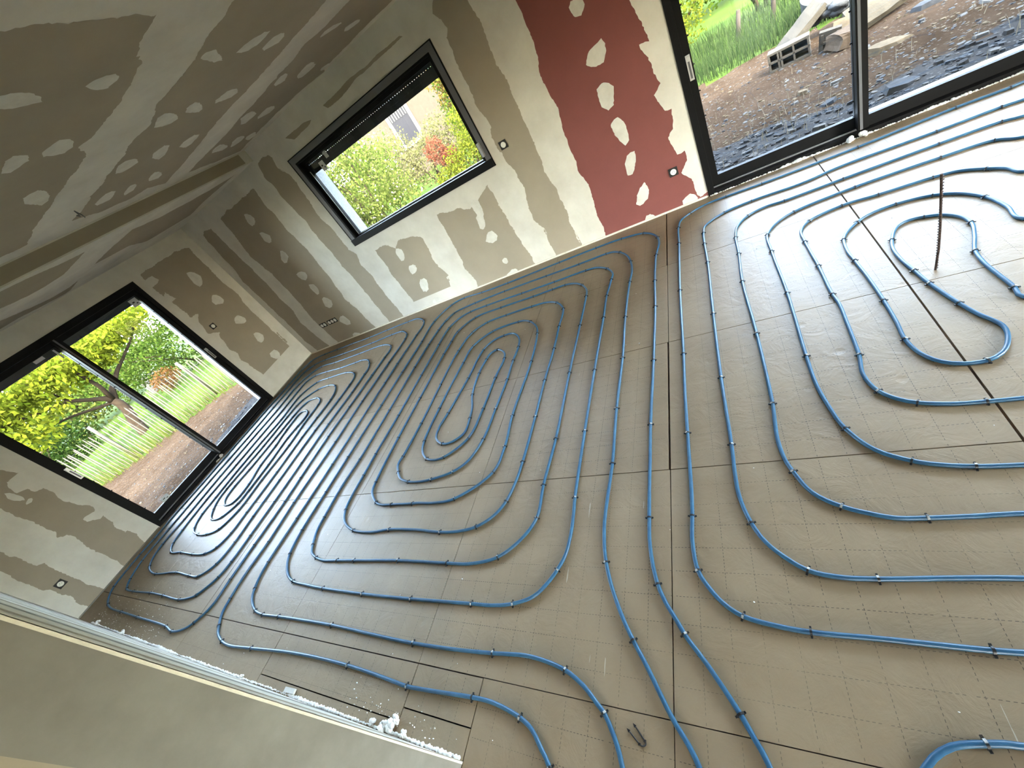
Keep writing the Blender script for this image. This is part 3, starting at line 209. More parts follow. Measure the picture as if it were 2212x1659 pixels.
WALL = json.loads('''{"B":[[[0.354,2.285],[0.512,2.256],[0.499,1.851],[0.52,1.559],[0.52,1.33],[0.496,1.052],[0.495,0.776],[0.421,0.566],[0.468,0.219],[0.535,0.002],[0.185,0.0],[0.136,0.274],[0.149,0.689],[0.141,1.186],[0.128,1.484],[0.205,1.686],[0.212,1.906],[0.266,2.242]],[[1.723,2.277],[1.691,2.115],[1.695,1.92],[1.683,1.706],[1.705,1.486],[1.72,1.342],[1.706,1.123],[1.673,0.878],[1.619,0.605],[1.681,0.368],[1.673,0.224],[1.715,0.0],[0.773,0.0],[0.736,0.321],[0.732,0.587],[0.773,0.874],[0.79,1.131],[0.785,1.385],[0.714,1.719],[0.791,2.015],[0.825,2.272],[1.092,2.281],[1.418,2.274]],[[2.082,2.415],[2.159,2.445],[2.11,2.44],[2.292,2.422],[2.316,2.384],[2.293,2.315],[2.282,2.275],[2.338,2.203],[2.282,2.273],[2.36,2.16],[2.347,1.978],[2.337,1.853],[2.292,1.654],[2.342,1.437],[2.322,1.148],[2.385,1.064],[2.324,0.912],[2.351,0.738],[2.331,0.513],[2.327,0.293],[2.332,0.13],[2.325,0.0],[2.029,0.0],[2.035,0.215],[2.052,0.396],[2.067,0.724],[2.049,1.004],[2.053,1.242],[2.042,1.457],[2.061,1.686],[2.033,1.891],[2.023,2.08],[2.039,2.186],[2.01,2.279]],[[2.689,0.994],[2.87,0.983],[2.989,0.887],[3.106,0.964],[3.288,0.921],[3.403,0.88],[3.418,0.847],[3.38,0.649],[3.369,0.448],[3.431,0.307],[3.375,0.29],[3.36,0.156],[3.397,0.293],[3.39,0.19],[3.395,0.079],[3.419,0.0],[3.073,0.0],[2.653,0.001],[2.676,0.228],[2.667,0.383],[2.664,0.593],[2.683,0.766]],[[3.779,0.998],[3.954,0.965],[4.083,0.934],[4.204,0.897],[4.352,0.934],[4.507,1.021],[4.515,0.943],[4.515,0.791],[4.526,0.681],[4.518,0.504],[4.529,0.387],[4.563,0.079],[4.56,0.009],[3.708,0.006],[3.733,0.082],[3.725,0.188],[3.703,0.311],[3.73,0.423]],[[4.882,2.442],[4.832,2.379],[4.877,2.312],[4.889,2.242],[4.836,2.196],[4.823,1.999],[4.822,1.881],[4.808,1.689],[4.819,1.553],[4.845,1.459],[4.791,1.375],[4.816,1.161],[4.857,0.99],[4.856,0.801],[4.812,0.622],[4.796,0.49],[4.855,0.356],[4.855,0.283],[4.848,0.355],[4.847,0.229],[4.834,0.138],[4.851,0.042],[4.84,0.0],[5.155,0.0],[5.164,0.093],[5.157,0.189],[5.15,0.048],[5.149,0.263],[5.169,0.493],[5.156,0.677],[5.136,0.872],[5.15,1.028],[5.157,1.165],[5.156,1.341],[5.156,1.509],[5.161,1.677],[5.142,1.85],[5.148,1.98],[5.164,2.12],[5.146,2.292],[5.146,2.398],[5.137,2.488]]],"RED":[[[5.494,2.094],[5.497,1.955],[5.49,1.814],[5.471,1.672],[5.435,1.52],[5.462,1.399],[5.472,1.27],[5.439,1.105],[5.442,0.913],[5.432,0.716],[5.467,0.579],[5.454,0.396],[5.431,0.258],[5.449,0.097],[5.429,0.003],[5.913,0.01],[6.453,0.01],[6.453,0.044],[6.386,0.03],[6.368,0.068],[6.352,0.221],[6.284,0.309],[6.356,0.398],[6.352,0.48],[6.288,0.478],[6.257,0.644],[6.321,0.7],[6.337,0.849],[6.292,0.86],[6.237,1.005],[6.301,1.062],[6.294,1.12],[6.271,1.24],[6.232,1.375],[6.309,1.363],[6.297,1.507],[6.258,1.66],[6.251,1.798],[6.261,1.92],[5.495,2.369],[5.482,2.214]]],"TH":[[[3.347,2.419],[3.571,2.421],[3.798,2.436],[3.912,2.426],[4.011,2.416],[4.196,2.426],[4.334,2.417],[4.463,2.417],[4.491,2.402],[4.392,2.399],[4.236,2.397],[4.115,2.402],[3.967,2.397],[3.887,2.403],[3.681,2.378],[3.508,2.368],[3.381,2.378]],[[2.666,2.431],[2.839,2.425],[2.996,2.424],[3.114,2.398],[3.063,2.382],[2.926,2.373],[2.765,2.373]]],"SB":[[[1.266,1.985],[1.211,1.987],[1.194,2.039],[1.216,2.088],[1.251,2.135],[1.304,2.121],[1.341,2.092],[1.357,2.04],[1.312,2.002]],[[1.28,1.718],[1.23,1.72],[1.188,1.766],[1.199,1.822],[1.215,1.874],[1.269,1.875],[1.31,1.837],[1.347,1.787],[1.32,1.738]],[[1.222,1.407],[1.174,1.415],[1.181,1.472],[1.229,1.522],[1.285,1.57],[1.328,1.553],[1.344,1.515],[1.334,1.458],[1.273,1.42]],[[1.319,1.1],[1.261,1.081],[1.207,1.119],[1.187,1.164],[1.19,1.214],[1.256,1.219],[1.317,1.213],[1.368,1.175],[1.352,1.13]],[[1.274,0.836],[1.226,0.835],[1.212,0.899],[1.208,0.96],[1.239,1.011],[1.283,1.001],[1.326,0.983],[1.334,0.918],[1.31,0.867]],[[1.279,0.58],[1.22,0.58],[1.178,0.626],[1.204,0.689],[1.236,0.749],[1.299,0.756],[1.339,0.717],[1.372,0.665],[1.332,0.608]],[[1.333,0.225],[1.267,0.23],[1.22,0.271],[1.18,0.326],[1.22,0.372],[1.27,0.395],[1.336,0.388],[1.36,0.328],[1.373,0.271]],[[1.324,0.0],[1.263,0.0],[1.205,0.0],[1.155,0.0],[1.173,0.016],[1.197,0.053],[1.258,0.068],[1.303,0.05],[1.343,0.027]],[[2.977,0.717],[2.937,0.725],[2.939,0.787],[2.947,0.846],[2.984,0.888],[3.019,0.874],[3.052,0.852],[3.044,0.789],[3.015,0.742]],[[3.0,0.51],[2.954,0.51],[2.949,0.552],[2.96,0.591],[2.994,0.626],[3.035,0.615],[3.071,0.6],[3.073,0.558],[3.038,0.527]],[[2.959,0.218],[2.939,0.26],[2.946,0.315],[2.975,0.383],[3.028,0.402],[3.072,0.407],[3.09,0.365],[3.055,0.303],[3.015,0.24]],[[3.082,0.021],[3.05,0.0],[2.998,0.0],[2.958,0.011],[2.944,0.048],[2.985,0.077],[3.028,0.102],[3.076,0.089],[3.089,0.055]],[[4.274,0.744],[4.236,0.769],[4.227,0.846],[4.223,0.926],[4.257,0.969],[4.292,0.962],[4.327,0.93],[4.323,0.849],[4.308,0.78]],[[4.202,0.634],[4.172,0.657],[4.184,0.717],[4.199,0.778],[4.239,0.806],[4.268,0.791],[4.293,0.762],[4.271,0.701],[4.241,0.654]],[[4.278,0.455],[4.218,0.446],[4.175,0.464],[4.144,0.499],[4.185,0.542],[4.231,0.574],[4.289,0.58],[4.307,0.541],[4.318,0.499]],[[2.998,0.519],[2.968,0.54],[2.964,0.571],[2.974,0.608],[3.018,0.619],[3.056,0.62],[3.084,0.599],[3.065,0.564],[3.043,0.531]],[[2.967,0.234],[2.922,0.239],[2.933,0.304],[2.961,0.362],[3.008,0.411],[3.044,0.389],[3.07,0.359],[3.057,0.296],[3.01,0.253]],[[4.24,0.154],[4.22,0.167],[4.208,0.185],[4.208,0.211],[4.231,0.223],[4.253,0.231],[4.272,0.217],[4.27,0.193],[4.265,0.167]],[[4.322,0.028],[4.303,0.003],[4.261,0.0],[4.209,0.0],[4.168,0.0],[4.162,0.021],[4.211,0.041],[4.261,0.059],[4.308,0.05]],[[3.094,0.038],[3.08,0.008],[3.032,0.002],[2.99,0.004],[2.963,0.026],[2.987,0.054],[3.015,0.08],[3.062,0.082],[3.087,0.063]]],"SR":[[[5.859,1.775],[5.843,1.814],[5.838,1.85],[5.863,1.877],[5.903,1.863],[5.942,1.846],[5.953,1.807],[5.933,1.781],[5.904,1.758]],[[5.845,1.425],[5.817,1.461],[5.861,1.516],[5.922,1.543],[5.988,1.56],[6.004,1.516],[5.995,1.468],[5.951,1.413],[5.887,1.409]],[[5.871,1.079],[5.83,1.125],[5.826,1.193],[5.832,1.265],[5.881,1.281],[5.925,1.266],[5.964,1.219],[5.946,1.152],[5.922,1.093]],[[5.907,0.751],[5.871,0.806],[5.849,0.873],[5.847,0.957],[5.885,0.982],[5.922,0.994],[5.954,0.938],[5.954,0.86],[5.947,0.78]],[[5.844,0.495],[5.844,0.549],[5.848,0.605],[5.889,0.661],[5.927,0.672],[5.963,0.672],[5.953,0.611],[5.927,0.553],[5.885,0.496]],[[5.853,0.173],[5.828,0.202],[5.867,0.277],[5.909,0.339],[5.96,0.374],[5.973,0.333],[5.979,0.287],[5.94,0.214],[5.891,0.179]],[[5.954,0.019],[5.953,0.0],[5.918,0.0],[5.884,0.0],[5.855,0.009],[5.866,0.032],[5.881,0.053],[5.917,0.056],[5.942,0.039]],[[6.356,0.032],[6.349,0.0],[6.312,0.0],[6.268,0.0],[6.228,0.017],[6.227,0.057],[6.262,0.078],[6.304,0.094],[6.342,0.066]]],"L":[[[-0.923,2.261],[-0.752,2.271],[-0.605,2.275],[-0.341,2.288],[-0.139,2.235],[-0.161,1.959],[-0.176,1.625],[-0.148,1.468],[-0.198,1.158],[-0.198,0.762],[-0.197,0.338],[-0.167,0.656],[-0.173,0.389],[-0.192,0.202],[-0.149,0.124],[-0.126,0.01],[-0.514,0.008],[-0.743,0.0],[-0.876,0.01],[-0.851,0.016],[-0.872,0.216],[-0.885,0.399],[-0.9,0.543],[-0.921,0.708],[-0.884,0.798],[-0.91,0.908],[-0.871,1.11],[-0.81,1.175],[-0.928,1.256],[-0.9,1.439],[-0.812,1.526],[-0.923,1.549],[-0.915,1.619],[-0.927,1.82],[-0.851,1.823],[-0.887,1.962],[-0.95,1.908],[-0.948,2.073],[-0.857,2.082],[-0.804,2.116],[-0.828,2.199],[-0.944,2.179],[-0.922,2.265]],[[-3.511,1.642],[-3.431,1.509],[-3.386,1.382],[-3.511,1.407],[-3.542,1.334],[-3.544,1.259],[-3.475,1.226],[-3.473,1.159],[-3.411,1.138],[-3.412,1.041],[-3.439,0.935],[-3.427,0.845],[-3.408,0.76],[-3.381,0.713],[-3.385,0.648],[-3.502,0.658],[-3.51,0.616],[-3.437,0.538],[-3.4,0.544],[-3.418,0.426],[-3.453,0.376],[-3.455,0.241],[-3.427,0.246],[-3.407,0.146],[-3.45,0.088],[-3.461,0.0],[-3.724,0.0],[-3.718,0.106],[-3.716,0.228],[-3.707,0.352],[-3.707,0.432],[-3.687,0.527],[-3.668,0.603],[-3.688,0.661],[-3.735,0.7],[-3.702,0.762],[-3.709,0.882],[-3.71,0.973],[-3.707,1.036],[-3.709,1.123],[-3.708,1.203],[-3.703,1.258],[-3.686,1.478]],[[-4.008,1.178],[-4.019,0.965],[-4.026,0.881],[-4.005,0.836],[-4.027,0.772],[-4.015,0.649],[-3.98,0.62],[-3.991,0.516],[-3.998,0.43],[-4.002,0.295],[-4.001,0.186],[-3.997,0.13],[-3.997,0.0],[-4.169,0.0],[-4.172,0.093],[-4.136,0.233],[-4.155,0.36],[-4.176,0.456],[-4.172,0.588],[-4.167,0.736],[-4.152,0.814],[-4.137,0.855],[-4.138,1.057]]],"SL":[[[-0.423,1.784],[-0.475,1.779],[-0.5,1.852],[-0.487,1.927],[-0.462,2.003],[-0.41,1.994],[-0.371,1.955],[-0.346,1.88],[-0.383,1.815]],[[-0.43,1.435],[-0.481,1.456],[-0.526,1.482],[-0.532,1.537],[-0.493,1.572],[-0.448,1.603],[-0.402,1.573],[-0.384,1.526],[-0.381,1.47]],[[-0.389,1.056],[-0.445,1.051],[-0.491,1.083],[-0.534,1.123],[-0.512,1.166],[-0.473,1.189],[-0.418,1.192],[-0.385,1.145],[-0.365,1.098]],[[-0.441,0.688],[-0.486,0.69],[-0.511,0.744],[-0.496,0.801],[-0.473,0.857],[-0.426,0.85],[-0.394,0.813],[-0.37,0.756],[-0.403,0.708]],[[-0.448,0.352],[-0.501,0.341],[-0.537,0.39],[-0.562,0.439],[-0.543,0.489],[-0.491,0.492],[-0.436,0.489],[-0.408,0.436],[-0.416,0.387]],[[-0.461,0.016],[-0.508,0.013],[-0.554,0.03],[-0.546,0.071],[-0.531,0.108],[-0.484,0.128],[-0.444,0.107],[-0.406,0.082],[-0.421,0.041]],[[-3.569,1.165],[-3.591,1.187],[-3.609,1.219],[-3.618,1.271],[-3.604,1.301],[-3.589,1.326],[-3.568,1.3],[-3.56,1.251],[-3.554,1.197]],[[-3.529,1.136],[-3.535,1.123],[-3.56,1.114],[-3.58,1.117],[-3.599,1.123],[-3.59,1.136],[-3.572,1.147],[-3.547,1.154],[-3.532,1.146]]],"C":[[[4.815,-3.07],[4.828,-2.97],[4.816,-2.811],[4.806,-2.572],[4.798,-2.487],[4.72,-2.479],[4.664,-2.483],[4.519,-2.465],[4.46,-2.41],[4.271,-2.402],[4.143,-2.401],[4.016,-2.42],[3.807,-2.44],[3.735,-2.5],[3.568,-2.398],[3.35,-2.421],[3.113,-2.447],[2.877,-2.452],[2.613,-2.477],[2.263,-2.456],[2.237,-2.546],[2.242,-2.633],[2.284,-2.819],[4.81,-3.147]],[[4.836,-2.09],[4.7,-2.077],[4.547,-2.089],[4.459,-2.066],[4.277,-2.054],[4.144,-2.065],[3.987,-2.109],[3.709,-2.033],[3.485,-2.108],[3.365,-2.072],[3.117,-2.098],[2.931,-2.088],[2.774,-2.126],[2.626,-2.102],[2.371,-2.14],[2.239,-1.851],[2.231,-1.569],[2.325,-1.444],[2.202,-1.194],[2.442,-1.196],[2.692,-1.194],[2.987,-1.212],[3.331,-1.244],[3.579,-1.233],[3.71,-1.214],[3.983,-1.197],[4.365,-1.203],[4.711,-1.203],[4.896,-1.266],[4.949,-2.065]],[[4.411,-0.881],[4.244,-0.952],[3.938,-0.886],[3.749,-0.905],[3.464,-0.878],[3.223,-0.901],[2.957,-0.865],[2.678,-0.89],[2.408,-0.914],[2.209,-0.914],[2.137,-0.493],[2.11,-0.114],[2.524,-0.159],[2.877,-0.159],[3.202,-0.159],[3.591,-0.001]],[[2.958,-0.152],[3.163,-0.13],[3.32,-0.152],[3.493,-0.088],[3.774,-0.091],[3.987,-0.093],[4.191,-0.114],[4.411,-0.116],[4.609,-0.09],[4.732,-0.082],[4.801,-0.895],[4.694,-0.882],[4.503,-0.878],[4.332,-0.897],[4.07,-0.882],[3.846,-0.921],[3.285,-0.444]]],"SC":[[[4.353,-2.834],[4.307,-2.828],[4.313,-2.912],[4.328,-2.987],[4.369,-3.048],[4.405,-3.036],[4.437,-3.016],[4.43,-2.94],[4.395,-2.875]],[[4.367,-2.496],[4.328,-2.509],[4.289,-2.528],[4.294,-2.586],[4.323,-2.628],[4.361,-2.661],[4.392,-2.631],[4.411,-2.592],[4.406,-2.536]],[[3.817,-2.556],[3.757,-2.54],[3.711,-2.573],[3.729,-2.635],[3.753,-2.694],[3.815,-2.711],[3.858,-2.687],[3.896,-2.65],[3.864,-2.592]],[[3.834,-2.783],[3.767,-2.761],[3.723,-2.795],[3.696,-2.832],[3.72,-2.877],[3.787,-2.887],[3.852,-2.891],[3.886,-2.856],[3.872,-2.816]],[[3.142,-2.503],[3.062,-2.495],[3.019,-2.527],[3.099,-2.602],[3.179,-2.666],[3.273,-2.693],[3.3,-2.658],[3.317,-2.616],[3.236,-2.547]],[[4.339,-1.834],[4.292,-1.806],[4.296,-1.87],[4.328,-1.944],[4.371,-2.021],[4.408,-2.026],[4.43,-2.008],[4.428,-1.95],[4.382,-1.879]],[[4.514,-1.555],[4.452,-1.556],[4.389,-1.565],[4.332,-1.624],[4.334,-1.678],[4.346,-1.729],[4.413,-1.712],[4.471,-1.671],[4.523,-1.612]],[[4.455,-1.373],[4.417,-1.343],[4.352,-1.343],[4.315,-1.393],[4.287,-1.443],[4.32,-1.482],[4.38,-1.479],[4.443,-1.468],[4.466,-1.417]],[[3.818,-1.347],[3.77,-1.311],[3.717,-1.346],[3.709,-1.422],[3.709,-1.5],[3.761,-1.53],[3.81,-1.515],[3.859,-1.476],[3.848,-1.4]],[[3.738,-1.628],[3.677,-1.592],[3.647,-1.62],[3.682,-1.694],[3.723,-1.767],[3.784,-1.801],[3.818,-1.788],[3.84,-1.754],[3.792,-1.681]],[[3.736,-1.853],[3.663,-1.804],[3.624,-1.848],[3.619,-1.909],[3.649,-1.984],[3.721,-2.01],[3.784,-2.022],[3.817,-1.979],[3.784,-1.909]],[[3.195,-1.35],[3.12,-1.338],[3.049,-1.336],[3.009,-1.383],[3.044,-1.439],[3.086,-1.493],[3.159,-1.494],[3.203,-1.46],[3.236,-1.411]],[[3.216,-1.651],[3.125,-1.623],[3.041,-1.609],[2.987,-1.637],[3.034,-1.695],[3.087,-1.75],[3.176,-1.769],[3.225,-1.746],[3.264,-1.712]],[[3.179,-1.912],[3.105,-1.872],[3.054,-1.918],[3.03,-1.973],[3.052,-2.042],[3.128,-2.061],[3.199,-2.07],[3.243,-2.024],[3.222,-1.962]],[[2.611,-1.435],[2.537,-1.393],[2.48,-1.406],[2.492,-1.461],[2.516,-1.521],[2.594,-1.558],[2.654,-1.562],[2.704,-1.544],[2.665,-1.483]],[[2.589,-1.671],[2.53,-1.644],[2.451,-1.643],[2.427,-1.679],[2.412,-1.716],[2.474,-1.747],[2.545,-1.75],[2.619,-1.744],[2.621,-1.705]],[[2.65,-1.883],[2.577,-1.864],[2.489,-1.875],[2.473,-1.935],[2.471,-1.99],[2.539,-2.025],[2.617,-2.007],[2.693,-1.983],[2.694,-1.926]],[[3.889,-0.473],[3.838,-0.42],[3.75,-0.394],[3.703,-0.438],[3.664,-0.486],[3.714,-0.547],[3.793,-0.57],[3.878,-0.582],[3.905,-0.529]],[[3.827,-0.776],[3.776,-0.734],[3.702,-0.707],[3.669,-0.746],[3.649,-0.789],[3.689,-0.843],[3.758,-0.859],[3.826,-0.87],[3.847,-0.826]],[[3.231,-0.712],[3.149,-0.641],[3.073,-0.656],[3.009,-0.682],[3.029,-0.762],[3.111,-0.822],[3.198,-0.876],[3.256,-0.843],[3.266,-0.784]],[[3.173,-0.396],[3.115,-0.346],[3.035,-0.352],[3.01,-0.423],[2.994,-0.496],[3.057,-0.549],[3.128,-0.55],[3.202,-0.534],[3.204,-0.458]],[[2.582,-0.641],[2.505,-0.583],[2.464,-0.622],[2.488,-0.709],[2.526,-0.804],[2.602,-0.845],[2.657,-0.844],[2.692,-0.802],[2.641,-0.71]],[[2.636,-0.44],[2.565,-0.374],[2.485,-0.384],[2.442,-0.423],[2.436,-0.487],[2.522,-0.539],[2.603,-0.576],[2.676,-0.562],[2.67,-0.498]],[[2.569,-0.191],[2.495,-0.152],[2.439,-0.156],[2.394,-0.183],[2.439,-0.255],[2.493,-0.312],[2.565,-0.346],[2.593,-0.306],[2.612,-0.262]],[[4.449,-0.69],[4.428,-0.66],[4.368,-0.699],[4.319,-0.745],[4.287,-0.803],[4.322,-0.817],[4.362,-0.823],[4.42,-0.783],[4.445,-0.73]],[[4.43,-0.379],[4.391,-0.348],[4.341,-0.374],[4.29,-0.408],[4.288,-0.469],[4.315,-0.505],[4.357,-0.529],[4.401,-0.485],[4.432,-0.435]],[[3.847,-0.391],[3.793,-0.369],[3.725,-0.387],[3.652,-0.418],[3.649,-0.471],[3.675,-0.508],[3.733,-0.527],[3.795,-0.486],[3.845,-0.444]],[[3.759,-0.082],[3.721,-0.057],[3.68,-0.06],[3.639,-0.075],[3.646,-0.118],[3.667,-0.152],[3.707,-0.175],[3.74,-0.151],[3.767,-0.124]]],"SO":[[[1.525,-1.559],[1.725,-1.508],[1.625,-1.154],[1.634,-0.83],[1.684,-0.474],[1.822,-0.139],[1.621,-0.176],[1.198,-0.252],[0.722,-0.225],[0.67,-0.437],[0.572,-0.836],[0.932,-1.225],[0.942,-1.647],[1.317,-1.612]],[[0.69,-2.658],[0.687,-2.504],[0.49,-2.214],[0.339,-1.936],[0.386,-1.746],[0.588,-1.68],[0.126,-1.673],[0.086,-1.726],[0.153,-2.048],[0.234,-2.252],[0.193,-2.42],[0.268,-2.597]],[[2.061,-2.856],[1.966,-2.721],[1.92,-2.446],[1.836,-2.202],[1.824,-2.019],[1.632,-2.029],[1.305,-2.058],[1.202,-2.202],[1.191,-2.362],[1.281,-2.605],[1.349,-2.754]]]}''')
# ---------------------------------------------------------------- floor of insulation boards
XS = [-.02, 1.253, 2.461, 3.665, 4.870, 6.065, 7.256, 8.460, 9.665, 10.9, 12.1]
YS = [.02, -1.013, -2.013, -3.012, -4.011, -5.01, -6.01, -7.01, -8.01, -9.05]
fb = MB(); uvs = []; tones = []
def board(x0, x1, y0, y1, g=.0016, gx1=None, gy=None):
    gx = gx1 or g; gy = gy or g; n = len(fb.v); a = R.uniform(-.0006, .0006)
    X0, X1, Y0, Y1 = x0 + g, x1 - gx, y0 - gy, y1 + g
    fb.box((X0, Y1, -.05), (X1, Y0, 0), 0)
    tn = R.uniform(-.05, .05)
    for fi in range(6):
        for vi in fb.f[-6 + fi]:
            p = fb.v[vi]; uvs.append((p[0] - x0, y0 - p[1])); tones.append(tn)
RI = random.Random(3)
for j in range(len(YS) - 1):
    for i in range(len(XS) - 1):
        x0, x1 = XS[i], XS[i + 1]; y0, y1 = YS[j], YS[j + 1]
        if -4.02 < y0 < -4.0 and x1 < 6.1: continue
        if y0 < -5.0 and x1 < 5.3: continue
        gx = .0016
        if abs(x1 - 6.065) < .01: gx = .009 if j in (0, 2) else .003
        if abs(x1 - 7.256) < .01: gx = .007
        if x1 == 2.461 and j == 3: gx = .005
        board(x0, x1, y0, y1, gx1=gx, gy=.003 if j == 3 else (.0026 if j == 2 else .0016))
for x0, x1, ys in ((-.02, 2.461, [-4.011, -4.5]), (2.461, 3.665, [-4.011, -4.5]), (3.665, 4.87, [-4.011, -4.235, -4.5]), (4.87, 5.265, [-4.011, -4.185, -4.5])):
    for k in range(len(ys) - 1): board(x0, x1, ys[k], ys[k + 1], gx1=.003, gy=.0035)
board(5.265, 6.065, -4.011, -5.01)
fb.box((-.4, -9.4, -.22), (12.4, .4, -.0505), 1)
for fi in range(6): uvs += [(.05, .05)] * 4; tones += [0] * 4
me = fb.mesh('floor', [M['floor'], M['gap']])
ul = me.uv_layers.new(name='board')
for i, q in enumerate(uvs): ul.data[i].uv = q
ta = me.attributes.new('tone', 'FLOAT', 'CORNER')
ta.data.foreach_set('value', tones)
fo = bpy.data.objects.new('floor', me); C.objects.link(fo); fo['kind'] = 'structure'
# ---------------------------------------------------------------- walls
ZC, ZS, XSTEP = 2.6, 2.475, 2.05
def rough_edge(pts, seed, step=.014, amp=.010, z0=True):
    out = []; n = len(pts)
    for i in range(n):
        a = Vector(pts[i]).to_2d() if len(pts[i]) > 2 else Vector((pts[i][0], pts[i][1])); b = Vector((pts[(i + 1) % n][0], pts[(i + 1) % n][1]))
        L = (b - a).length; k = max(1, int(L / step)); t = (b - a) / max(L, 1e-6); nn = Vector((-t.y, t.x))
        for j in range(k):
            p = a + (b - a) * j / k
            q = noise.noise(Vector((p.x * 9, p.y * 9, seed))) * amp * 1.8 + abs(noise.noise(Vector((p.x * 26, p.y * 26, seed + 5)))) * amp * 1.6 + noise.noise(Vector((p.x * 70, p.y * 70, seed + 9))) * amp * .7
            if z0 and p.y < .012 and b.y < .012: q = 0
            p2 = p + nn * q
            if z0 and p2.y < .002: p2.y = .002
            out.append((p2.x, p2.y))
    return out
def patch(mb, pts, mp, m, seed, **k):
    pts = rough_edge(pts, seed, **k)
    v3 = [mp(*p) for p in pts]
    n = len(mb.v); mb.v += v3
    for t in tessellate_polygon([[Vector((p[0], p[1], 0)) for p in pts]]): mb.face([n + i for i in t], m)
T_B = lambda p: (p[0], p[1], p[2])            # (u, depth outward, z) on the window wall
T_L = lambda p: (-p[1], p[0], p[2])           # on the door wall
T_S = lambda p: (p[0], -9.0 - p[1], p[2])     # back wall behind the camera
T_E = lambda p: (11.8 + p[1], p[0], p[2])     # far right wall
def wall(mb, u0, u1, zt, openings, T, din=.1, dout=.35):
    us = sorted({u0, u1, *[o[0] for o in openings], *[o[1] for o in openings]}); zs = sorted({-.0, zt, *[o[2] for o in openings if o[2] > 0], *[o[3] for o in openings]})
    for a, b in zip(us, us[1:]):
        for c, d in zip(zs, zs[1:]):
            um, zm = (a + b) / 2, (c + d) / 2
            if any(o[0] < um < o[1] and o[2] < zm < o[3] for o in openings): continue
            mb.box((a, 0, c), (b, din, d), 0, T); mb.box((a, din, c - (.5 if c == 0 else 0)), (b, dout, d + (.5 if d == zt else 0)), 1, T)
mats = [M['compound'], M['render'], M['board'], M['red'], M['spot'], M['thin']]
WIN = (2.52, 4.67, 1.18, 2.23); DL = (-3.23, -1.08, 0, 2.24); DR = (6.47, 8.85, 0, 2.24)
wb = MB(); wall(wb, -.1, 12.1, 2.75, [WIN, DR], T_B)
e = .0006
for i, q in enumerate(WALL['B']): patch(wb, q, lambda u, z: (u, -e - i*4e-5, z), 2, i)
for i, q in enumerate(WALL['RED']): patch(wb, q, lambda u, z: (u, -e, z), 3, i + 20, amp=.007)
for i, q in enumerate(WALL['TH']): patch(wb, q, lambda u, z: (u, -e, z), 2, i + 30, amp=.003)
for i, q in enumerate(WALL['SB'] + WALL['SR']): patch(wb, q, lambda u, z: (u, -2 * e - i*4e-5, z), 4, i + 40, amp=.005)
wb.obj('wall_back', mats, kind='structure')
wl = MB(); wall(wl, -4.45, .1, 2.6, [DL], T_L)
for i, q in enumerate(WALL['L']): patch(wl, q, lambda u, z: (e + i*4e-5, u, z), 2, i + 60)
for i, q in enumerate(WALL['SL']): patch(wl, q, lambda u, z: (2 * e + i*4e-5, u, z), 4, i + 70, amp=.005)
wl.obj('wall_left', mats, kind='structure')
wf = MB(); wf.box((-.3, -4.62, 0), (5.262, -4.29, 2.75), 0)
wf.box((-.3, -9.05, 0), (5.262, -4.62, 2.75), 0)
wf.poly([(5.2624, -4.466, 0), (5.2624, -4.296, 0), (5.2624, -4.296, 2.6), (5.2624, -4.466, 2.6)], 5)  # end strip of compound, colour darkened to offset the light falling on it
wf.poly([(5.2626, -9.0, 0), (5.2626, -4.466, 0), (5.2626, -4.466, 2.6), (5.2626, -9.0, 2.6)], 2)
pq = MB()
# slight vertical trowel ridges of filler on the face next to the room
for k in range(9):
    x0 = .25 + k * .58 + R.uniform(-.05, .05); ww = R.uniform(.10, .22)
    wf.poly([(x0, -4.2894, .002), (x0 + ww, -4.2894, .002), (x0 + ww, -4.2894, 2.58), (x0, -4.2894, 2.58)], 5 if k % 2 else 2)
wf.obj('wall_front', mats, kind='structure')
we = MB(); wall(we, -9.05, .1, 2.6, [(-4.0, -2.2, 0, 2.3)], T_E); we.obj('wall_right', mats, kind='structure')  # opening added out of view to let in more daylight
ws = MB(); wall(ws, 5.0, 12.1, 2.6, [(7.6, 8.4, 0, 2.15)], T_S); ws.obj('wall_rear', mats, kind='structure')  # unseen opening added here too, for fill light
ce = MB()
ce.box((XSTEP, -9.3, ZC), (12.1, .3, ZC + .12), 0)
ce.box((-.3, -9.3, ZS), (XSTEP, .3, ZS + .25), 0)
for i, q in enumerate(WALL['C']): patch(ce, q, lambda u, z: (u, z, ZC - e - i*4e-5), 2, i + 80, z0=False)
for i, q in enumerate(WALL['SC']): patch(ce, q, lambda u, z: (u, z, ZC - 2 * e - i*4e-5), 4, i + 90, z0=False, amp=.007)
for i, q in enumerate(WALL['SO']): patch(ce, [(min(a, XSTEP - .02), b) for a, b in q], lambda u, z: (u, z, ZS - e - i*4e-5), 2, i + 130, z0=False)
ce.poly([(XSTEP + .0006, -4.25, ZS + .012), (XSTEP + .0006, -.12, ZS + .012), (XSTEP + .0006, -.12, ZC - .012), (XSTEP + .0006, -4.25, ZC - .012)], 2)
ce.obj('ceiling', mats, kind='structure')
rf = MB(); rf.box((-.42, -9.5, 2.85), (12.3, 1.05, 3.0), 0); rf.obj('unseen_roof', [M['render']], kind='structure')  # roof slab, unseen; eave over the back wall deepened to block sky light
